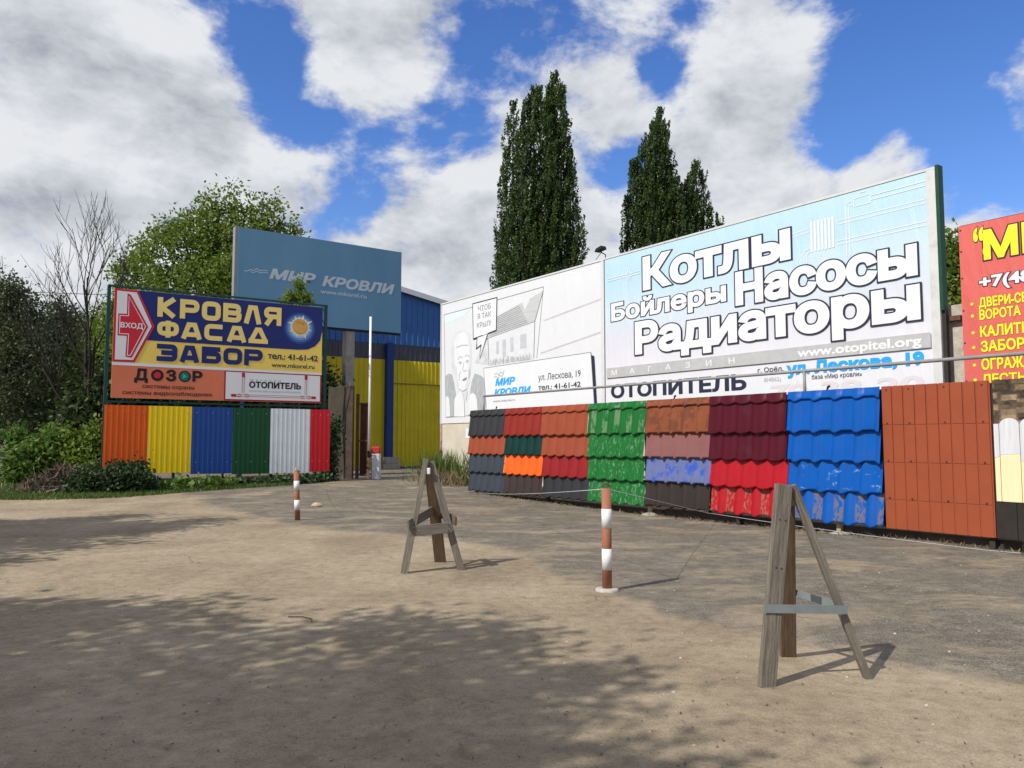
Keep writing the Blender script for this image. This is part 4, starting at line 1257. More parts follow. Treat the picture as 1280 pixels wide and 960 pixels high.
    bu = N('ShaderNodeBump'); bu.inputs['Distance'].default_value = .04; bu.inputs['Strength'].default_value = .7; L(nn.outputs[0], bu.inputs['Height']); L(bu.outputs[0], nt.nodes['Principled BSDF'].inputs['Normal'])
    nt.nodes['Principled BSDF'].inputs['Roughness'].default_value = .85
    o = b.box('stone_siding', st, .12, 1.95, -.035, -.01, 1.55, 2.51); tag(o, 'brown stone-look siding')
    pick = M('bare_grey_boards', (.56, .56, .57), .8, .12, 4, bump=.2, bscale=25, stretch=(6, 1, .5), scuff=((.38, .33, .28), .60, 3, (7, 1, .7)))
    crm = M('cream_boards', (.70, .62, .37), .8, .06, 4, bump=.2, bscale=25, stretch=(6, 1, .5), dirt=((.5, .46, .33), .2, 2))
    mt, mb_ = MB(), MB()
    x = .125; i = 0
    while x < 1.85:
        wd = .07 if i == 0 else .265
        top = 1.86 if i == 0 else 1.93
        if i == 0: arch = [(x + wd, top), (x, top)]
        else: arch = [(x + wd / 2 + (wd / 2) * math.cos(math.pi * q / 10), top - .10 + .11 * math.sin(math.pi * q / 10)) for q in range(11)]
        zmid = 1.36 + .05 * math.sin(i * 2.1)
        mt.prism([(X(x), zmid), (X(x + wd), zmid + .02)] + [(X(a), z) for a, z in arch], -.075, -.04)
        mb_.prism([(X(x), .73), (X(x + wd), .73), (X(x + wd), zmid + .018), (X(x), zmid - .002)], -.075, -.04)
        x += wd + .006; i += 1
    o = mt.build('picket_top', pick, b.root, .004); tag(o, 'bare grey scalloped picket tops')
    o = mb_.build('picket', crm, b.root, .004); tag(o, 'cream painted pickets')
    m = MB()
    for i in range(7): m.box(X(.125 + .262 * i), X(.125 + .262 * i + .255), -.06, -.03, .19, .725)
    o = m.build('dark_board', M('dark_brown_boards', (.026, .021, .018), .7, .2, 6), b.root, .004); tag(o, 'dark brown boards')
    # rack behind
    dm = MAT['dark_metal']
    for s in (-13.95, -10.6, -7.0, -4.6, -2.47, .0, 1.8): b.box('post', M('pale_post', (.33, .27, .2), .8, .2) if s in (-7.0, -2.47) else dm, s - .04, s + .04, .02, .10, -.05, 2.48)
    for s in (-12.345, -10.655, -8.865, -6.993, -5.183, -3.383, -1.59, .10): b.box('batten', dm, s - .09, s + .09, .0, .018, .2, 2.47)
    for z in (.24, .95, 1.7, 2.38): b.box('rail', dm, -14.1, 1.95, .102, .16, z, z + .06)
    b.box('ground_beam', M('dark_sleeper', (.055, .045, .038), .9, .3, 3, bump=.3), -6.6, 2.0, .11, .30, -.03, .155)
    b.box('ground_beam', M('dark_sleeper', (.055, .045, .038), .9, .3, 3, bump=.3), -13.9, -6.7, .11, .30, -.03, .12)
    for s in (-7.0, -2.47):
        m = MB().tube([(X(s), .06, -.03), (X(s), .06, .02), (X(s), .06, .05)], [.22, .17, .06], 12)
        m.build('footing', MAT['concrete'], b.root, 0, True)
    gp = MAT['grey_paint']
    MB().tube([(X(-13.72), .13, 2.92), (X(-7), .13, 2.90), (X(2.0), .13, 2.88)], .030, 10).build('railing', gp, b.root, 0, True)
    for s in (-13.72, -3.13): MB().tube([(X(s), .13, 2.35), (X(s), .13, 2.895)], .028, 10).build('railing_post', gp, b.root, 0, True)
    for k, s in enumerate((-12.9, -6.2, -2.6)):
        MB().tube([(X(s), -.0, 2.50), (X(s) + .02, -.0, 2.56), (X(s) + .06, -.02, 2.57)], .022, 8).build('hook', MAT['black'], b.root)


roofing_display()


# ------------------------------------------------------------------ bollards and wires
def bollard(p, h, r, label, foot, lean=(0, 0)):
    z = ground_z(p[0], p[1])
    t = thing('bollard', label, 'bollard', (p[0], p[1], z), 0, 'striped bollards on the yard')
    t.rotation_euler = (lean[0], lean[1], 0)
    rustm = M('brown_red_bollard_paint', (.30, .12, .07), .7, .18, 9, dirt=((.12, .05, .035), .25, 9))
    wh = M('white_bollard_paint', (.66, .65, .61), .6, .07, 9, dirt=((.35, .3, .25), .2, 14))
    MB().tube([(0, 0, -.03), (0, 0, h)], r, 24).build('post', rustm, t, 0, True)
    for a, q in ((.205, .41), (.61, .80)): MB().tube([(0, 0, h * a), (0, 0, h * q)], r + .002, 24).build('band', wh, t, 0, True)
    m = MB().tube([(r * .75 * math.cos(a), r * .75 * math.sin(a) * .3, h + .02 + r * .55 * abs(math.sin(a))) for a in [k * math.pi / 8 for k in range(17)]], .010, 6)
    m.build('wire_loop', MAT['rust'], t)
    if foot:
        m = MB().tube([(0, 0, -.02), (0, 0, .022), (0, 0, .03)], [.13, .122, .085], 20)
        m.build('footing', M('pale_cement', (.43, .405, .36), .95, .2, 9, bump=.6, dirt=((.27, .22, .16), .3, 6)), t, 0, True)
    else:
        m = MB().tube([(-.03, -.04, h + .0), (.01, -.06, h + .05), (.05, -.03, h + .02), (.07, .02, h - .02)], [.012, .02, .018, .008], 6)
        m.build('rag', M('pale_rag', (.55, .5, .42), .9), t)
    return t


bollard((1.0155, 8.545), 1.085, .052, 'nearer red and white striped bollard in a round cement footing', True)
bollard((-4.387, 16.28), 1.0, .055, 'farther red and white striped bollard with pale rag on top', False, (0, -.045))


def wire(name, label, pts, r=.004):
    P = [Vector(p) for p in pts]
    c = sum(P, Vector()) / len(P); c.z = min(p.z for p in P)
    o = MB().tube([p - c for p in P], r, 6).build(name, MAT['wire'], None, 0, True)
    o.location = c
    tag(o, label, 'wire')


def sag(a, b, d, n=10):
    a, b = Vector(a), Vector(b)
    return [a.lerp(b, k / n) - Vector((0, 0, d * 4 * (k / n) * (1 - k / n))) for k in range(n + 1)]


wire('barrier_wire', 'slack pale wire from the nearer bollard to left end of the roofing display', sag((1.0, 8.56, 1.09), on(LA, -13.7, -.12, .14), .05))
wire('barrier_wire', 'slack pale wire along the front of the display foot to the right', sag((1.03, 8.54, 1.09), on(LA, -5.05, -.35, .20), .0, 3) + sag(on(LA, -5.05, -.35, .20), on(LA, 0, -.2, .02), .02, 5)[1:] + [on(LA, 1.9, -.15, .05)])
wire('barrier_wire', 'short drooping pale wire hanging from the farther bollard', sag((-4.38, 16.3, 1.0), (-5.75, 24.0, .32), .12))


# ------------------------------------------------------------------ wooden tripod stands
def plank(parent, p, q, w, d, side, mat, name='leg', w2=None):
    """board from p to q in its own axes, so that the grain runs along it"""
    p, q = Vector(p), Vector(q)
    a = (q - p).normalized(); sd = Vector(side); sd = (sd - a * sd.dot(a)).normalized(); t = a.cross(sd)
    o = MB().beam((0, 0, 0), (0, 0, (q - p).length), w, d, (1, 0, 0), w2).build(name, mat, parent, .004)
    o.matrix_local = Matrix.Translation(p) @ Matrix((sd, t, a)).transposed().to_4x4()
    return o


def stand_near():
    o = Vector((2.05, 5.6, 0))
    t = thing('tripod_stand', 'nearer grey wooden tripod stand tied with a galvanised steel strap', 'stand', o, 0, 'wooden tripod stands on the yard')
    V = lambda x, y, z: Vector((x, y, z)) - o
    W = MAT['wood']
    plank(t, V(1.667, 5.295, -.01), V(1.862, 5.44, 1.305), .112, .05, (1, .25, 0), W)
    plank(t, V(2.065, 6.03, -.01), V(1.915, 5.53, 1.29), .115, .045, (1, 0, 0), MAT['wood_brown'], w2=.10)
    plank(t, V(2.42, 5.488, -.01), V(1.935, 5.475, 1.30), .05, .05, (0, 1, 0), W)
    st = M('zinc_strap', (.27, .31, .32), .45, .12, 10, metal=.55)
    a, b_, c = V(1.665, 5.30, .50), V(2.265, 5.425, .465), V(2.055, 5.84, .505)
    d = V(1.67, 5.42, .5)
    MB().beam(a, b_, .056, .006, (0, 0, 1)).build('strap', st, t)
    MB().beam(b_ + Vector((0, .1, 0)), c, .05, .006, (0, 0, 1)).build('strap', st, t)
    MB().beam(b_ + Vector((.003, -.002, 0)), b_ + Vector((.004, .1, 0)), .055, .006, (0, 0, 1)).build('strap', st, t)
    base, ax = V(1.667, 5.295, -.01), (V(1.862, 5.44, 1.305) - V(1.667, 5.295, -.01))
    u = ax.normalized(); sd = Vector((1, .25, 0)); sd = (sd - u * sd.dot(u)).normalized(); nn = u.cross(sd)
    if nn.y > 0: nn = -nn
    for f, dx in ((.82, -.022), (.82, .022), (.58, -.018), (.58, .022)):
        p = base + ax * f + sd * dx + nn * .0235
        MB().tube([p, p + nn * .003], .0065, 8).build('screw', MAT['dark_metal'], t)


def stand_far():
    o = Vector((-.97, 10.1, 0))
    t = thing('tripod_stand', 'farther grey wooden tripod stand braced with short boards', 'stand', o, 0, 'wooden tripod stands on the yard')
    V = lambda x, y, z: Vector((x, y, z)) - o
    W = MAT['wood']
    ap = (-1.07, 10.02, 1.36)
    plank(t, V(-1.30, 9.72, -.01), V(-1.085, 9.99, 1.38), .06, .085, (1, .2, 0), W)
    plank(t, V(-1.345, 9.74, -.01), V(-1.27, 9.86, .52), .03, .05, (1, .2, 0), W)
    plank(t, V(-.635, 10.02, -.01), V(-1.03, 10.03, 1.35), .09, .05, (1, .15, 0), W)
    plank(t, V(-.955, 10.66, -.01), V(-1.05, 10.07, 1.33), .15, .045, (1, 0, 0), MAT['wood_brown'], w2=.14)
    plank(t, V(-1.25, 9.77, .50), V(-.75, 9.95, .53), .13, .03, (0, 0, 1), W, 'brace')
    plank(t, V(-1.27, 9.72, .585), V(-.98, 10.46, .73), .12, .03, (0, 0, 1), W, 'brace')
    plank(t, V(-.70, 9.93, .61), V(-.92, 10.45, .65), .11, .03, (0, 0, 1), MAT['wood_brown'], 'brace')
    for p in (V(-1.2, 9.765, .53), V(-1.2, 9.765, .47), V(-.79, 9.915, .56), V(-.79, 9.915, .49)):
        MB().tube([p + Vector((0, -.01, 0)), p + Vector((0, .012, 0))], .007, 8).build('screw', MAT['dark_metal'], t)
    MB().box(-.1, -.055, -.17, -.13, 1.19, 1.27).build('paper_scrap', MAT['white_print'], t, .01)


stand_near()
stand_far()


# ------------------------------------------------------------------ foliage
def leaf_material(name, cols, trans=.35):
    m = bpy.data.materials.new(name); m.use_nodes = True
    nt = m.node_tree; N, L = nt.nodes.new, nt.links.new
    bs = nt.nodes['Principled BSDF']; bs.inputs['Roughness'].default_value = .55; bs.inputs['Specular IOR Level'].default_value = .3
    g = N('ShaderNodeNewGeometry')
    r = N('ShaderNodeValToRGB'); e = r.color_ramp.elements
    while len(e) < len(cols): e.new(.5)
    for k, c in enumerate(cols): e[k].position = k / (len(cols) - 1); e[k].color = (*c, 1)
    L(g.outputs['Random Per Island'], r.inputs[0])
    L(r.outputs[0], bs.inputs['Base Color'])
    tr = N('ShaderNodeBsdfTranslucent'); L(r.outputs[0], tr.inputs[0])
    mx = N('ShaderNodeMixShader'); mx.inputs[0].default_value = trans
    L(bs.outputs[0], mx.inputs[1]); L(tr.outputs[0], mx.inputs[2])
    L(mx.outputs[0], nt.nodes['Material Output'].inputs[0])
    return m


def leaf_mesh(name, pts, size, mat, parent=None, aspect=.6, up=0.0, sizevar=.35):
    """pts: N x 3 numpy; one folded-looking diamond per leaf with random attitude"""
    n = len(pts)
    a = rng.normal(size=(n, 3)); a[:, 2] += up
    a /= np.linalg.norm(a, axis=1)[:, None]
    b = rng.normal(size=(n, 3)); b -= a * (a * b).sum(1)[:, None]
    b /= np.linalg.norm(b, axis=1)[:, None]
    s = size * (1 + sizevar * rng.uniform(-1, 1, n))[:, None]
    v = np.empty((n, 4, 3))
    v[:, 0] = pts - a * s * .5
    v[:, 1] = pts + b * s * aspect * .5
    v[:, 2] = pts + a * s * .5
    v[:, 3] = pts - b * s * aspect * .5
    me = bpy.data.meshes.new(name)
    me.vertices.add(4 * n); me.vertices.foreach_set('co', v.reshape(-1))
    me.loops.add(4 * n); me.loops.foreach_set('vertex_index', np.arange(4 * n, dtype=np.int32))
    me.polygons.add(n); me.polygons.foreach_set('loop_start', np.arange(0, 4 * n, 4, dtype=np.int32))
    me.update(calc_edges=True)
    me.validate()
    return link(name, me, mat, parent)


LEAF = dict(
    ash=leaf_material('ash_leaves', [(.075, .125, .014), (.13, .195, .022), (.20, .265, .042), (.095, .155, .018)], .45),
    dark=leaf_material('dark_leaves', [(.028, .045, .014), (.05, .072, .022), (.075, .10, .03)], .3),
    willow=leaf_material('willow_leaves', [(.045, .062, .025), (.07, .09, .036), (.10, .12, .055)], .35),
    poplar=leaf_material('poplar_leaves', [(.026, .052, .011), (.046, .082, .016), (.075, .118, .026)], .3),
    bright=leaf_material('bright_leaves', [(.07, .14, .02), (.10, .18, .03), (.14, .21, .045)], .4),
    bush=leaf_material('bush_leaves', [(.014, .034, .010), (.026, .055, .016), (.05, .085, .025)], .2),
    grass=leaf_material('grass_blades', [(.05, .10, .015), (.08, .14, .025), (.12, .16, .04)], .3),
    dry=leaf_material('dry_stalks', [(.16, .115, .06), (.22, .16, .085), (.10, .07, .04)], .1),
    twig=leaf_material('brown_twigs', [(.09, .065, .045), (.15, .11, .075), (.06, .043, .03)], .05),
)


def lobes_points(lobes, tufts, per, sigma, shell=.5):
    out = []
    vol = np.array([l[3] * l[4] * l[5] for l in lobes]) ** .67
    cnt = np.maximum(9, (tufts * vol / vol.sum())).astype(int)
    cen = []
    for l, c in zip(lobes, cnt):
        d = rng.normal(size=(c, 3)); d /= np.linalg.norm(d, axis=1)[:, None]
        r = rng.uniform(shell ** 3, 1, c) ** (1 / 3)
        r *= 1 + .12 * rng.normal(size=c)
        p = np.array(l[:3]) + d * r[:, None] * np.array(l[3:6])
        cen.append(p)
    cen = np.concatenate(cen)
    k = rng.poisson(per, len(cen)) + 2
    idx = np.repeat(np.arange(len(cen)), k)
    sg = sigma * rng.uniform(.6, 1.3, len(cen))
    pts = cen[idx] + rng.normal(size=(len(idx), 3)) * sg[idx][:, None] * np.array([1, 1, 1.15])
    return pts, cen


def tree(name, label, base, lobes, leaf, tufts, per, sigma, size, trunk_r=.18, bark='bark', shell=.5, group=None, cat='tree', aspect=.6, zmin=.0):
    """lobes are world-space ellipsoids; trunk with limbs out to each lobe"""
    b = Vector((base[0], base[1], ground_z(base[0], base[1])))
    t = thing(name, label, cat, b, 0, group)
    pts, cen = lobes_points(lobes, tufts, per, sigma, shell)
    pts = pts[pts[:, 2] > b.z + zmin]
    leaf_mesh('crown', pts - np.array(b), size, LEAF[leaf], t, aspect)
    top = max(l[2] for l in lobes)
    m = MB()
    tz = max(.6, .55 * (top - b.z))
    tp = [Vector((0, 0, -.1)), Vector((.05, .0, tz * .4)), Vector((-.04, .05, tz)), Vector((.05, 0, top - b.z))]
    m.tube(tp, [trunk_r * 1.25, trunk_r, trunk_r * .7, trunk_r * .15], 8)
    for l in lobes:
        e = Vector(l[:3]) - b
        st = Vector((0, 0, max(.3, min(tz, e.z * .55))))
        mid = st.lerp(e, .5) + Vector((0, 0, -.12 * (e - st).length * .3))
        m.tube([st, mid, e], [trunk_r * .5, trunk_r * .32, trunk_r * .12], 6)
    for c in cen[::max(1, len(cen) // 90)]:
        e = Vector(c) - b
        li = min(range(len(lobes)), key=lambda i: (Vector(lobes[i][:3]) - Vector(c)).length)
        m.tube([Vector(lobes[li][:3]) - b, e], [trunk_r * .12, trunk_r * .04], 4, False)
    m.build('trunk', MAT[bark], t, 0, True)
    return t


def poplar(label, base, spires, leaf_size=.215, dens=1.0):
    """columnar poplar: several upright leaders, each clad in steep leafy twigs. spire: dx, dy, z0, z1, radius"""
    b = Vector((base[0], base[1], .1))
    t = thing('poplar_tree', label, 'tree', b, 0, 'columnar poplars behind the billboards')
    allp = []
    m = MB()
    m.tube([(0, 0, -.1), (0, 0, 6), (.1, 0, 14)], [.55, .42, .2], 10)
    for dx, dy, z0, z1, rad in spires:
        H = z1 - z0
        m.tube([(dx * .3, dy * .3, max(.5, z0 - 2)), (dx * .8, dy * .8, z0 + H * .25), (dx, dy, z0 + H * .6), (dx + .15, dy, z1)], [.2, .16, .1, .02], 6)
        n = int(dens * 8.5 * H * (rad + .35))
        u = rng.uniform(0, 1, n) ** .9
        env = rad * np.clip(np.minimum(1.0, .55 + u * 1.9), 0, 1) * np.clip((1 - u) * 2.6, .0, 1) ** .65 + .12
        ang = rng.uniform(0, 2 * np.pi, n)
        rr = env * np.sqrt(rng.uniform(.08, 1, n)) * (1 + .15 * rng.normal(size=n))
        st = np.stack([dx + rr * np.cos(ang), dy + rr * np.sin(ang), z0 + u * H], 1)
        ln = rng.uniform(.7, 1.9, n) * np.clip(1.15 - .5 * u, .4, 1)
        ln = np.minimum(ln, (z1 + .5 - st[:, 2]).clip(.3))
        lean = np.stack([np.cos(ang) * .13 + .10, np.sin(ang) * .13, np.ones(n)], 1)
        k = 34
        f = rng.uniform(0, 1, (n, k))
        p = st[:, None, :] + lean[:, None, :] * (f * ln[:, None])[:, :, None]
        p += rng.normal(size=p.shape) * np.array([.085, .085, .10]) * (1.1 - .6 * f)[:, :, None]
        allp.append(p.reshape(-1, 3))
    leaf_mesh('crown', np.concatenate(allp), leaf_size, LEAF['poplar'], t, .5, up=1.3)
    m.build('trunk', MAT['bark_grey'], t, 0, True)


Fpx = 985.0
def wx(px, y): return (px - 640) / Fpx * y            # metres to the right at distance y for a photo column
def wz(py, y): return 1.6 + (552 - py) / Fpx * y      # height at distance y for a photo row


def pop_from(label, y, xc, spec, **k):
    sp = []
    for px, ytop, ybot, rpx, dy in spec:
        sp.append((wx(px, y) - wx(xc, y), dy, wz(ybot, y), wz(ytop, y) + .3, rpx / Fpx * y))
    poplar(label, (wx(xc, y), y), sp, **k)


pop_from('tallest dark poplar with several pointed tips left of centre', 62, 668,
         [(640, 128, 470, 15, 0), (652, 170, 470, 17, -1.2), (667, 104, 470, 17, .4), (683, 130, 470, 17, -.8), (695, 90, 470, 15, .2), (706, 150, 470, 15, 1), (650, 250, 470, 30, 0), (690, 240, 470, 30, -.5), (664, 290, 480, 40, 0), (658, 122, 470, 16, .6), (675, 112, 470, 15, -.3), (689, 104, 470, 14, .6), (702, 112, 470, 15, -.5), (632, 190, 480, 13, .3), (714, 190, 470, 10, .4), (721, 272, 470, 11, -.8), (628, 300, 470, 14, .5)])
pop_from('dark poplar with tip above the word on the pale blue billboard', 66, 822,
         [(829, 137, 440, 12, 0), (818, 165, 440, 13, -.8), (806, 185, 440, 11, .5), (838, 190, 440, 12, .4), (793, 205, 440, 9, 0), (848, 230, 440, 14, -.6), (815, 235, 440, 24, .5), (828, 250, 440, 30, 0), (787, 250, 440, 8, .5), (824, 148, 440, 12, .5), (834, 155, 440, 12, -.4), (812, 172, 440, 12, -.3), (800, 200, 440, 12, .4), (843, 210, 440, 12, .2)])
pop_from('shorter poplar right of the second, with ragged flat top', 67, 872,
         [(874, 203, 430, 10, 0), (858, 236, 440, 12, 0), (865, 250, 440, 16, .3), (852, 262, 440, 14, -.3), (885, 215, 430, 8, .5), (864, 222, 430, 10, -.5), (872, 245, 430, 16, 0), (893, 262, 430, 7, .3), (903, 274, 430, 5, 0)])


def lob(y, items):
    """(px, py, rx px, rz px, depth offset) -> world ellipsoids at distance y"""
    out = []
    for px, py, rx, rz, dy in items:
        yy = y + dy
        out.append((wx(px, yy), yy, wz(py, yy), rx / Fpx * yy, rx / Fpx * yy * .8, rz / Fpx * yy))
    return out


tree('ash_tree', 'broad bright green tree with upright shoots behind the entrance sign', (wx(262, 37), 37),
     lob(37, [(180, 350, 45, 45, 0), (215, 320, 48, 50, -.5), (260, 305, 52, 58, 0), (300, 300, 50, 52, .5), (335, 315, 34, 44, .5), (240, 370, 70, 50, -1.2), (310, 360, 60, 45, -1), (165, 410, 45, 50, 0), (200, 440, 60, 50, 0), (280, 440, 70, 60, 0),
              (287, 248, 12, 24, 0), (303, 255, 9, 20, .3), (267, 262, 14, 22, 0), (330, 258, 10, 24, .4), (345, 270, 9, 24, .3), (243, 272, 14, 22, 0), (318, 268, 10, 22, 0), (362, 285, 11, 13, .4), (220, 283, 13, 18, 0), (196, 292, 12, 16, -.2), (172, 312, 12, 18, 0), (150, 335, 12, 18, .2)]),
     'ash', 1500, 24, .22, .18, .32, shell=.4)
tree('sapling', 'thin green sapling rising between entrance sign and blue billboard', (wx(370, 28.2), 28.6),
     lob(28.4, [(368, 372, 14, 12, 0), (373, 356, 7, 9, 0), (360, 380, 11, 8, 0), (380, 374, 7, 8, 0)]), 'ash', 110, 8, .10, .14, .04, shell=.1)
tree('tree', 'green tree showing between the pale blue billboard and the red banner', (wx(1215, 30), 30),
     lob(30, [(1195, 340, 22, 55, 0), (1215, 390, 45, 60, 0), (1240, 360, 40, 50, .5), (1190, 310, 8, 18, 0), (1200, 420, 40, 60, -.5)]), 'ash', 420, 22, .25, .22, .25)

# dark trees at the far left, each with its own crown
far = [
    ('dense dark tree at the far left edge', 40, 15, [(5, 412, 48, 50, 0), (-35, 390, 60, 60, 0), (25, 460, 55, 55, -1), (0, 510, 70, 60, 0), (8, 362, 24, 14, 0), (30, 385, 14, 12, .3)], 'willow', 620),
    ('dark tree with drooping crown right of the far left tree', 44, 75, [(72, 425, 32, 42, 0), (50, 445, 40, 50, 0), (95, 450, 40, 55, .5), (72, 500, 60, 60, 0), (70, 385, 15, 14, 0)], 'willow', 520),
    ('olive green tree behind the bare tree', 42, 125, [(125, 450, 35, 45, 0), (112, 500, 45, 50, 0), (140, 480, 40, 60, 0), (130, 410, 22, 35, 0)], 'ash', 420),
]
for lab, y, xc, items, lf, n in far:
    tree('broadleaf_tree', lab, (wx(xc, y), y), lob(y, items), lf, int(n * 1.25), 26, .28, .17, .25, group='trees at the far left')
for lab, y, xc, items in [
    ('tall dark backdrop tree beyond the far left path', 62, -20, [(-20, 430, 60, 70, 0), (-60, 410, 70, 80, 0), (-20, 500, 80, 60, 0)]),
    ('rounded dark backdrop tree behind the drooping tree', 60, 60, [(60, 450, 60, 60, 0), (20, 480, 60, 60, 0), (70, 520, 70, 50, 0)]),
    ('dark backdrop tree behind the olive green tree', 58, 150, [(150, 460, 70, 70, 0), (190, 480, 70, 80, 0), (130, 520, 70, 50, 0)]),
]:
    tree('broadleaf_tree', lab, (wx(xc, y), y), lob(y, items), 'dark', 900, 24, .45, .30, .3, group='trees at the far left')


def bare_tree():
    b = Vector((wx(110, 27), 27, ground_z(wx(110, 27), 27)))
    t = thing('bare_tree', 'dark leafless tree with upright branches left of the entrance sign', 'tree', b)
    m = MB()
    rr = random.Random(21)

    def grow(p, d, ln, r, lev):
        pts = [p]; rad = [r]
        n = 5
        for k in range(n):
            d = (d + Vector((rr.uniform(-.13, .13), rr.uniform(-.13, .13), .10 if lev else .02))).normalized()
            p = p + d * (ln / n)
            pts.append(p); rad.append(r * (1 - .72 * (k + 1) / n) + .0032)
        m.tube(pts, rad, 6 if lev < 2 else 4, False)
        if lev >= 4: return
        kids = [3, 5, 4, 3][lev]
        for k in range(kids):
            f = rr.uniform(.35 if lev else .5, 1.0)
            i = min(n - 1, int(f * n))
            q = pts[i].lerp(pts[i + 1], f * n - i) if f < 1 else pts[-1]
            a = rr.uniform(0, 2 * math.pi)
            spread = rr.uniform(.4, .85)
            dd = (d + Vector((math.cos(a), math.sin(a) * .7, .25)) * spread).normalized()
            grow(q, dd, ln * rr.uniform(.42, .66), rad[i] * .58, lev + 1)
    grow(Vector((0, 0, -.1)), Vector((.06, 0, 1)), 5.2, .105, 0)
    grow(Vector((.02, 0, .7)), Vector((-.42, .05, 1)), 4.6, .065, 1)
    grow(Vector((.05, 0, 2.4)), Vector((.1, -.05, 1)), 4.4, .055, 1)
    grow(Vector((.0, 0, 1.6)), Vector((-.75, .1, .8)), 3.2, .05, 2)
    grow(Vector((.0, 0, 3.2)), Vector((-.25, .1, 1)), 3.9, .06, 1)
    m.build('branches', MAT['bark_grey'], t, 0, True)


bare_tree()

# trees standing behind and left of the viewer; their shade falls on the yard
def shade_tree(label, cx, cy, lobes, tufts):
    tree('shade_tree', label, (cx, cy), lobes, 'ash', tufts, 22, .22, .17, .25, shell=.2, group='trees behind the viewer shading the yard')


def shade_lobes(spots):
    """ground spots to be shaded (x, y, radius) and the height of the leaves that shade them"""
    k = 1 / math.tan(SUN_EL)
    hx, hy = math.sin(SUN_AZ), math.cos(SUN_AZ)
    return [(x + hx * k * h, y + hy * k * h, h, r, r * 1.0, r * .6) for x, y, r, h in spots]


shade_tree('leafy tree behind the viewer on the left', -7.6, .2,
           shade_lobes([(-3.2, 5.6, 1.5, 7.2), (-1.5, 4.6, 1.3, 7.6), (-.6, 6.2, .85, 7.0), (-3.8, 4.2, 1.6, 7.0), (-2.2, 3.2, 1.6, 7.6), (-.2, 4.6, .8, 7.8), (-5.0, 6.8, 1.2, 6.6), (-4.2, 7.3, .7, 6.8), (-1.2, 7.1, .5, 7.4),
                        (.1, 3.6, .9, 7.6), (.8, 3.2, .55, 7.6), (.45, 5.4, .35, 7.5), (-.1, 2.3, 1.2, 7.8), (-6.5, 6.3, 1.4, 6.4), (-3.6, 7.6, .45, 7), (-5.6, 7.6, .5, 7)]), 1000)
shade_tree('leafy tree out of frame on the far left', -15.2, 11.0,
           shade_lobes([(-9.4, 14.6, 1.7, 6.0), (-8.0, 14.2, 1.5, 6.0), (-11.5, 14.4, 1.9, 6.0), (-6.9, 14.9, .9, 6.2), (-9.6, 12.0, 1.2, 5.6), (-7.3, 12.4, .9, 6), (-8.6, 16.6, .8, 6), (-12.5, 12.6, 1.6, 5.6), (-6.3, 16.0, .5, 6.2), (-7.2, 10.9, .6, 5.8)]), 1000)


# ------------------------------------------------------------------ shrubs, grass and heaps
def shrub(name, label, cat, items, y, leaf, tufts, per, sigma, size, group=None, aspect=.6):
    tree(name, label, (wx(items[0][0], y), y), lob(y, items), leaf, tufts, per, sigma, size, .03, shell=.25, group=group, cat=cat, aspect=aspect)


shrub('shrub', 'dense dark green shrub at the foot of the orange sheet', 'shrub', [(135, 602, 36, 20, 0), (165, 600, 28, 18, 0), (110, 606, 22, 14, 0), (172, 588, 14, 10, .3)], 22.8, 'bush', 520, 18, .10, .11)
shrub('shrub', 'bright green leafy shrub by the path at far left', 'shrub', [(40, 575, 26, 22, 0), (28, 592, 22, 14, 0), (62, 560, 16, 18, .4), (20, 548, 10, 12, .5)], 25.5, 'bright', 300, 12, .14, .18)
shrub('shrub', 'mid green undergrowth below the bare tree', 'shrub', [(100, 575, 30, 24, 0), (125, 560, 24, 30, .3), (85, 560, 24, 24, .5), (118, 595, 22, 12, -1)], 26.0, 'ash', 380, 14, .16, .16)
shrub('shrub', 'dark undergrowth showing between sheets and concrete pier', 'shrub', [(414, 560, 6, 36, 0), (411, 585, 8, 14, 0), (418, 540, 5, 22, .2)], 28.6, 'bush', 130, 14, .12, .12)
shrub('shrub', 'dark thicket behind the entrance sign at left', 'shrub', [(130, 505, 34, 36, 0), (160, 480, 34, 40, .5), (100, 520, 30, 36, 0), (210, 500, 40, 36, 1.5), (270, 500, 40, 36, 3), (330, 500, 40, 30, 4), (390, 490, 30, 34, 5.2)], 27.5, 'dark', 1000, 16, .24, .2)
shrub('shrub', 'pale stalky plant in front of the dark thicket far left', 'shrub', [(100, 625 - 60, 14, 12, 0), (70, 545, 18, 14, 0)], 29, 'bright', 70, 10, .15, .18)


def strip_points(path, width, n):
    P = np.array(path, float)
    seg = np.linalg.norm(np.diff(P, axis=0), axis=1); cs = np.concatenate([[0], np.cumsum(seg)])
    u = rng.uniform(0, cs[-1], n)
    x = np.interp(u, cs, P[:, 0]); y = np.interp(u, cs, P[:, 1])
    a = rng.uniform(0, 2 * np.pi, n); r = width * np.sqrt(rng.uniform(0, 1, n))
    return x + r * np.cos(a), y + r * np.sin(a)


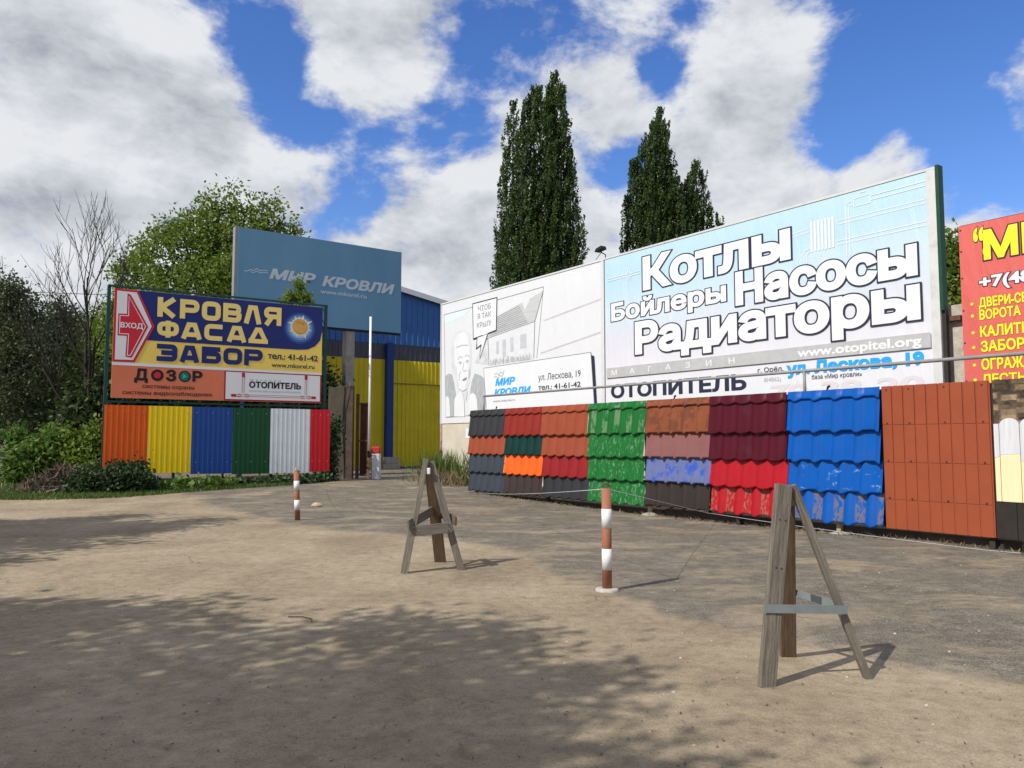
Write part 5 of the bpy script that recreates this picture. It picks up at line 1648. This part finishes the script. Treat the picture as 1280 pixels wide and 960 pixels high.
def blades(name, label, cat, xs, ys, h, w, mat, kind=None, group=None, lean=.35, hv=.5):
    n = len(xs)
    z = np.array([ground_z(a, b) for a, b in zip(xs, ys)])
    hh = h * (1 + hv * rng.uniform(-1, 1, n))
    a = rng.uniform(0, 2 * np.pi, n)
    dx, dy = np.cos(a) * w, np.sin(a) * w
    lx, ly = rng.normal(size=n) * lean * hh, rng.normal(size=n) * lean * hh
    v = np.empty((n, 4, 3))
    v[:, 0] = np.stack([xs - dx, ys - dy, z - .01], 1); v[:, 1] = np.stack([xs + dx, ys + dy, z - .01], 1)
    v[:, 2] = np.stack([xs + lx + dx * .2, ys + ly + dy * .2, z + hh], 1); v[:, 3] = np.stack([xs + lx * .6 - dx * .7, ys + ly * .6 - dy * .7, z + hh * .55], 1)
    me = bpy.data.meshes.new(name)
    me.from_pydata(v.reshape(-1, 3).tolist(), [], [(4 * i, 4 * i + 1, 4 * i + 2, 4 * i + 3) for i in range(n)])
    o = link(name, me, LEAF[mat])
    if kind: tag(o, label, cat, kind=kind)
    else: tag(o, label, cat, group)
    return o


# strip of low weeds at the foot of the colour sheets, short grass on the verge
x1, y1 = strip_points([(-11.6, 22.9), (-10.3, 24.2), (-8.6, 25.3), (-7.0, 26.6), (-6.6, 28.3)], .45, 5200)
wd = np.stack([x1, y1, np.array([ground_z(a, b) for a, b in zip(x1, y1)]) + np.abs(rng.normal(size=len(x1))) * .12], 1)
o = leaf_mesh('weeds', wd, .13, LEAF['bush']); tag(o, 'low weeds along the foot of the corrugated sheets', 'weeds', kind='stuff')
x2, y2 = strip_points([(-10.1, 23.4), (-8.8, 24.7)], .35, 500)
wd = np.stack([x2, y2, np.array([ground_z(a, b) for a, b in zip(x2, y2)]) + np.abs(rng.normal(size=len(x2))) * .14 + .05], 1)
o = leaf_mesh('broad_weeds', wd, .2, LEAF['bright'], None, .8); tag(o, 'pale broad-leaved weeds under the yellow sheet', 'weeds', kind='stuff')
x3, y3 = strip_points([(-17, 21.9), (-14, 21.7), (-12.3, 21.5), (-10.9, 21.9), (-10.2, 23.0), (-9.0, 24.4), (-7.4, 25.9)], .55, 9000)
blades('grass', 'short green grass along the yard edge at left', 'grass', x3, y3, .10, .012, 'grass', kind='stuff')
x3, y3 = strip_points([(-30, 24), (-20, 24), (-15, 23.5), (-13, 23)], 1.6, 9000)
blades('grass', 'rougher grass at the far left below the trees', 'grass', x3, y3, .16, .016, 'grass', kind='stuff')
# tall weeds at the beige wall
for cx_, cy_, n, lab in ((-2.55, 28.3, 620, 'left clump of tall green grass before the beige wall'), (-1.15, 26.5, 420, 'right clump of tall green grass beside the dark grey tile samples')):
    xs = cx_ + rng.normal(size=n) * .38; ys = cy_ + rng.normal(size=n) * .3
    c = blades('tall_grass', lab, 'grass', xs, ys, .85, .014, 'grass', group='grass clumps at the beige wall', lean=.22)
    o_ = Vector((cx_, cy_, ground_z(cx_, cy_)))
    for v in c.data.vertices: v.co -= o_
    c.location = o_
xs = -1.7 + rng.normal(size=700) * .6; ys = 26.6 + rng.normal(size=700) * .6
blades('dry_grass', 'dry straw coloured stalks around the grass clumps', 'dry grass', xs, ys, .4, .012, 'dry', kind='stuff', lean=.6)
xs, ys = strip_points([tuple(on(LA, s, .1))[:2] for s in (-14, -9, -4, 2)], .35, 900)
blades('dry_grass', 'dry stalks and litter under the display rack', 'dry grass', xs, ys, .07, .012, 'dry', kind='stuff', lean=1.2)
p = on(LA, .75, -.1)
xs = p.x + rng.normal(size=70) * .12; ys = p.y + rng.normal(size=70) * .12
blades('weed', 'small dark weed at the foot of the dark brown boards', 'weed', xs, ys, .16, .02, 'grass', lean=.5)


def heap(name, label, cat, c, rx, ry, h, n, mat, ln):
    base = Vector((c[0], c[1], ground_z(*c)))
    pts = rng.normal(size=(n, 2)) * .45
    z = h * np.exp(-(pts ** 2).sum(1) * 1.6) * rng.uniform(.15, 1, n)
    P = np.stack([pts[:, 0] * rx, pts[:, 1] * ry, z], 1)
    o = leaf_mesh(name, P, ln, LEAF[mat], None, .10)
    o.location = base
    tag(o, label, cat)


heap('brush_heap', 'heap of cut brown twigs beside the dark shrub', 'brush heap', (-13.1, 23.3), 1.25, .9, .75, 2600, 'twig', .5)
m = MB().prism([(-.55, 0), (.5, 0), (.5, .28), (-.2, .34), (-.52, .26)], -.3, .3)
o = m.build('concrete_slab', MAT['concrete'], None, .02); o.location = (wx(70, 28.5), 28.5, .75); o.rotation_euler = (0, 0, .3)
tag(o, 'pale broken concrete slab lying in the undergrowth at left', 'slab')
m = MB().box(-.45, .45, -.35, .35, -.3, .45); o2 = m.build('concrete_slab', MAT['concrete'], None, .03); o2.location = (wx(70, 28.5), 28.55, .28)
tag(o2, 'mossy concrete lump under the broken slab', 'slab')

# loose stone by the farther bollard, stick and wire scraps
def rock(name, label, loc, sx, sy, sz, mat, seed):
    bm = bmesh.new(); bmesh.ops.create_icosphere(bm, subdivisions=2, radius=1)
    for v in bm.verts:
        v.co *= 1 + .28 * noise.noise(v.co * 1.3 + Vector((seed, 0, 0)))
        v.co.x *= sx; v.co.y *= sy; v.co.z = max(-.3, v.co.z) * sz
    me = bpy.data.meshes.new(name); bm.to_mesh(me); bm.free()
    o = link(name, me, mat); o.location = loc
    tag(o, label, 'stone')


rock('stone', 'pale broken brick lying right of the farther bollard', (-4.75, 19.3, ground_z(-4.75, 19.3) + .03), .13, .09, .08, M('pale_brick', (.42, .31, .23), .9, .15, 8), 2)


def pebbles():
    n = 1500
    y = 3.3 + 17 * rng.uniform(0, 1, n) ** 1.5
    x = rng.uniform(-.72, .72, n) * y
    keep = []
    vs, fs = [], []
    for a, b in zip(x, y):
        dline = (a - LA['o'].x) * LA['n'].x + (b - LA['o'].y) * LA['n'].y
        if dline > .3: continue
        r = .004 + .013 * random.random() ** 3
        z = ground_z(a, b)
        k = len(vs)
        an = random.uniform(0, 6.28)
        for j in range(5):
            q = an + j * 6.283 / 5
            rr = r * random.uniform(.75, 1.3)
            vs.append((a + rr * math.cos(q), b + rr * math.sin(q), z - .002))
        vs.append((a + r * .2, b, z + r * .7))
        for j in range(5): fs.append((k + j, k + (j + 1) % 5, k + 5))
    me = bpy.data.meshes.new('gravel'); me.from_pydata(vs, [], fs)
    o = link('gravel', me, leaf_material('pebble_stone', [(.10, .085, .07), (.20, .17, .14), (.42, .39, .34), (.13, .11, .09)], 0.0))
    tag(o, 'small loose stones scattered over the yard', 'gravel', kind='stuff')
    xs = rng.uniform(-.75, .75, 1100); ys = 3.2 + 12 * rng.uniform(0, 1, 1100) ** 1.4; xs = xs * ys
    ok = ((xs - LA['o'].x) * LA['n'].x + (ys - LA['o'].y) * LA['n'].y) < 0
    xs, ys = xs[ok], ys[ok]
    P = np.stack([xs, ys, np.array([ground_z(a, b) + .006 for a, b in zip(xs, ys)])], 1)
    a = rng.uniform(0, 6.28, len(xs)); s = rng.uniform(.006, .018, len(xs))
    v = np.empty((len(xs), 4, 3))
    d = np.stack([np.cos(a), np.sin(a), np.zeros_like(a)], 1); e = np.stack([-np.sin(a), np.cos(a), np.zeros_like(a)], 1)
    v[:, 0] = P - d * s[:, None]; v[:, 1] = P - e * s[:, None] * .35; v[:, 2] = P + d * s[:, None] + [0, 0, .006]; v[:, 3] = P + e * s[:, None] * .35
    me = bpy.data.meshes.new('leaf_litter'); me.from_pydata(v.reshape(-1, 3).tolist(), [], [(4 * i, 4 * i + 1, 4 * i + 2, 4 * i + 3) for i in range(len(xs))])
    o = link('leaf_litter', me, leaf_material('litter_bits', [(.05, .035, .022), (.09, .06, .035), (.035, .028, .02), (.14, .10, .06)], 0.0))
    tag(o, 'scattered bits of dead leaves and bark on the yard', 'leaf litter', kind='stuff')


pebbles()


def stick():
    a = Vector((-2.05, 7.35, 0)); z = ground_z(a.x, a.y) + .008
    o = MB().tube([(0, 0, 0), (.14, -.03, .006), (.24, -.10, .004), (.27, -.22, 0)], [.005, .005, .004, .002], 6).build('stick', MAT['bark'], None, 0, True)
    o.location = (a.x, a.y, z)
    tag(o, 'thin bent twig lying on the bare yard in foreground', 'twig')


stick()


def cables():
    for k, (py0, py1, lab) in enumerate(((358, 366, 'upper overhead cable crossing the gap at the far left'), (392, 390, 'lower overhead cable crossing the gap at the far left'))):
        y = 50
        P = sag((wx(-60, y), y, wz(py0, y)), (wx(330, y), y, wz(py1, y)), .25, 12)
        c = P[0].copy()
        o = MB().tube([p - c for p in P], .022, 5).build('overhead_cable', MAT['black'], None)
        o.location = c
        tag(o, lab, 'cable')


cables()

bpy.data.objects.remove(_fo)
S.cycles.max_bounces = 6
S.cycles.transparent_max_bounces = 4
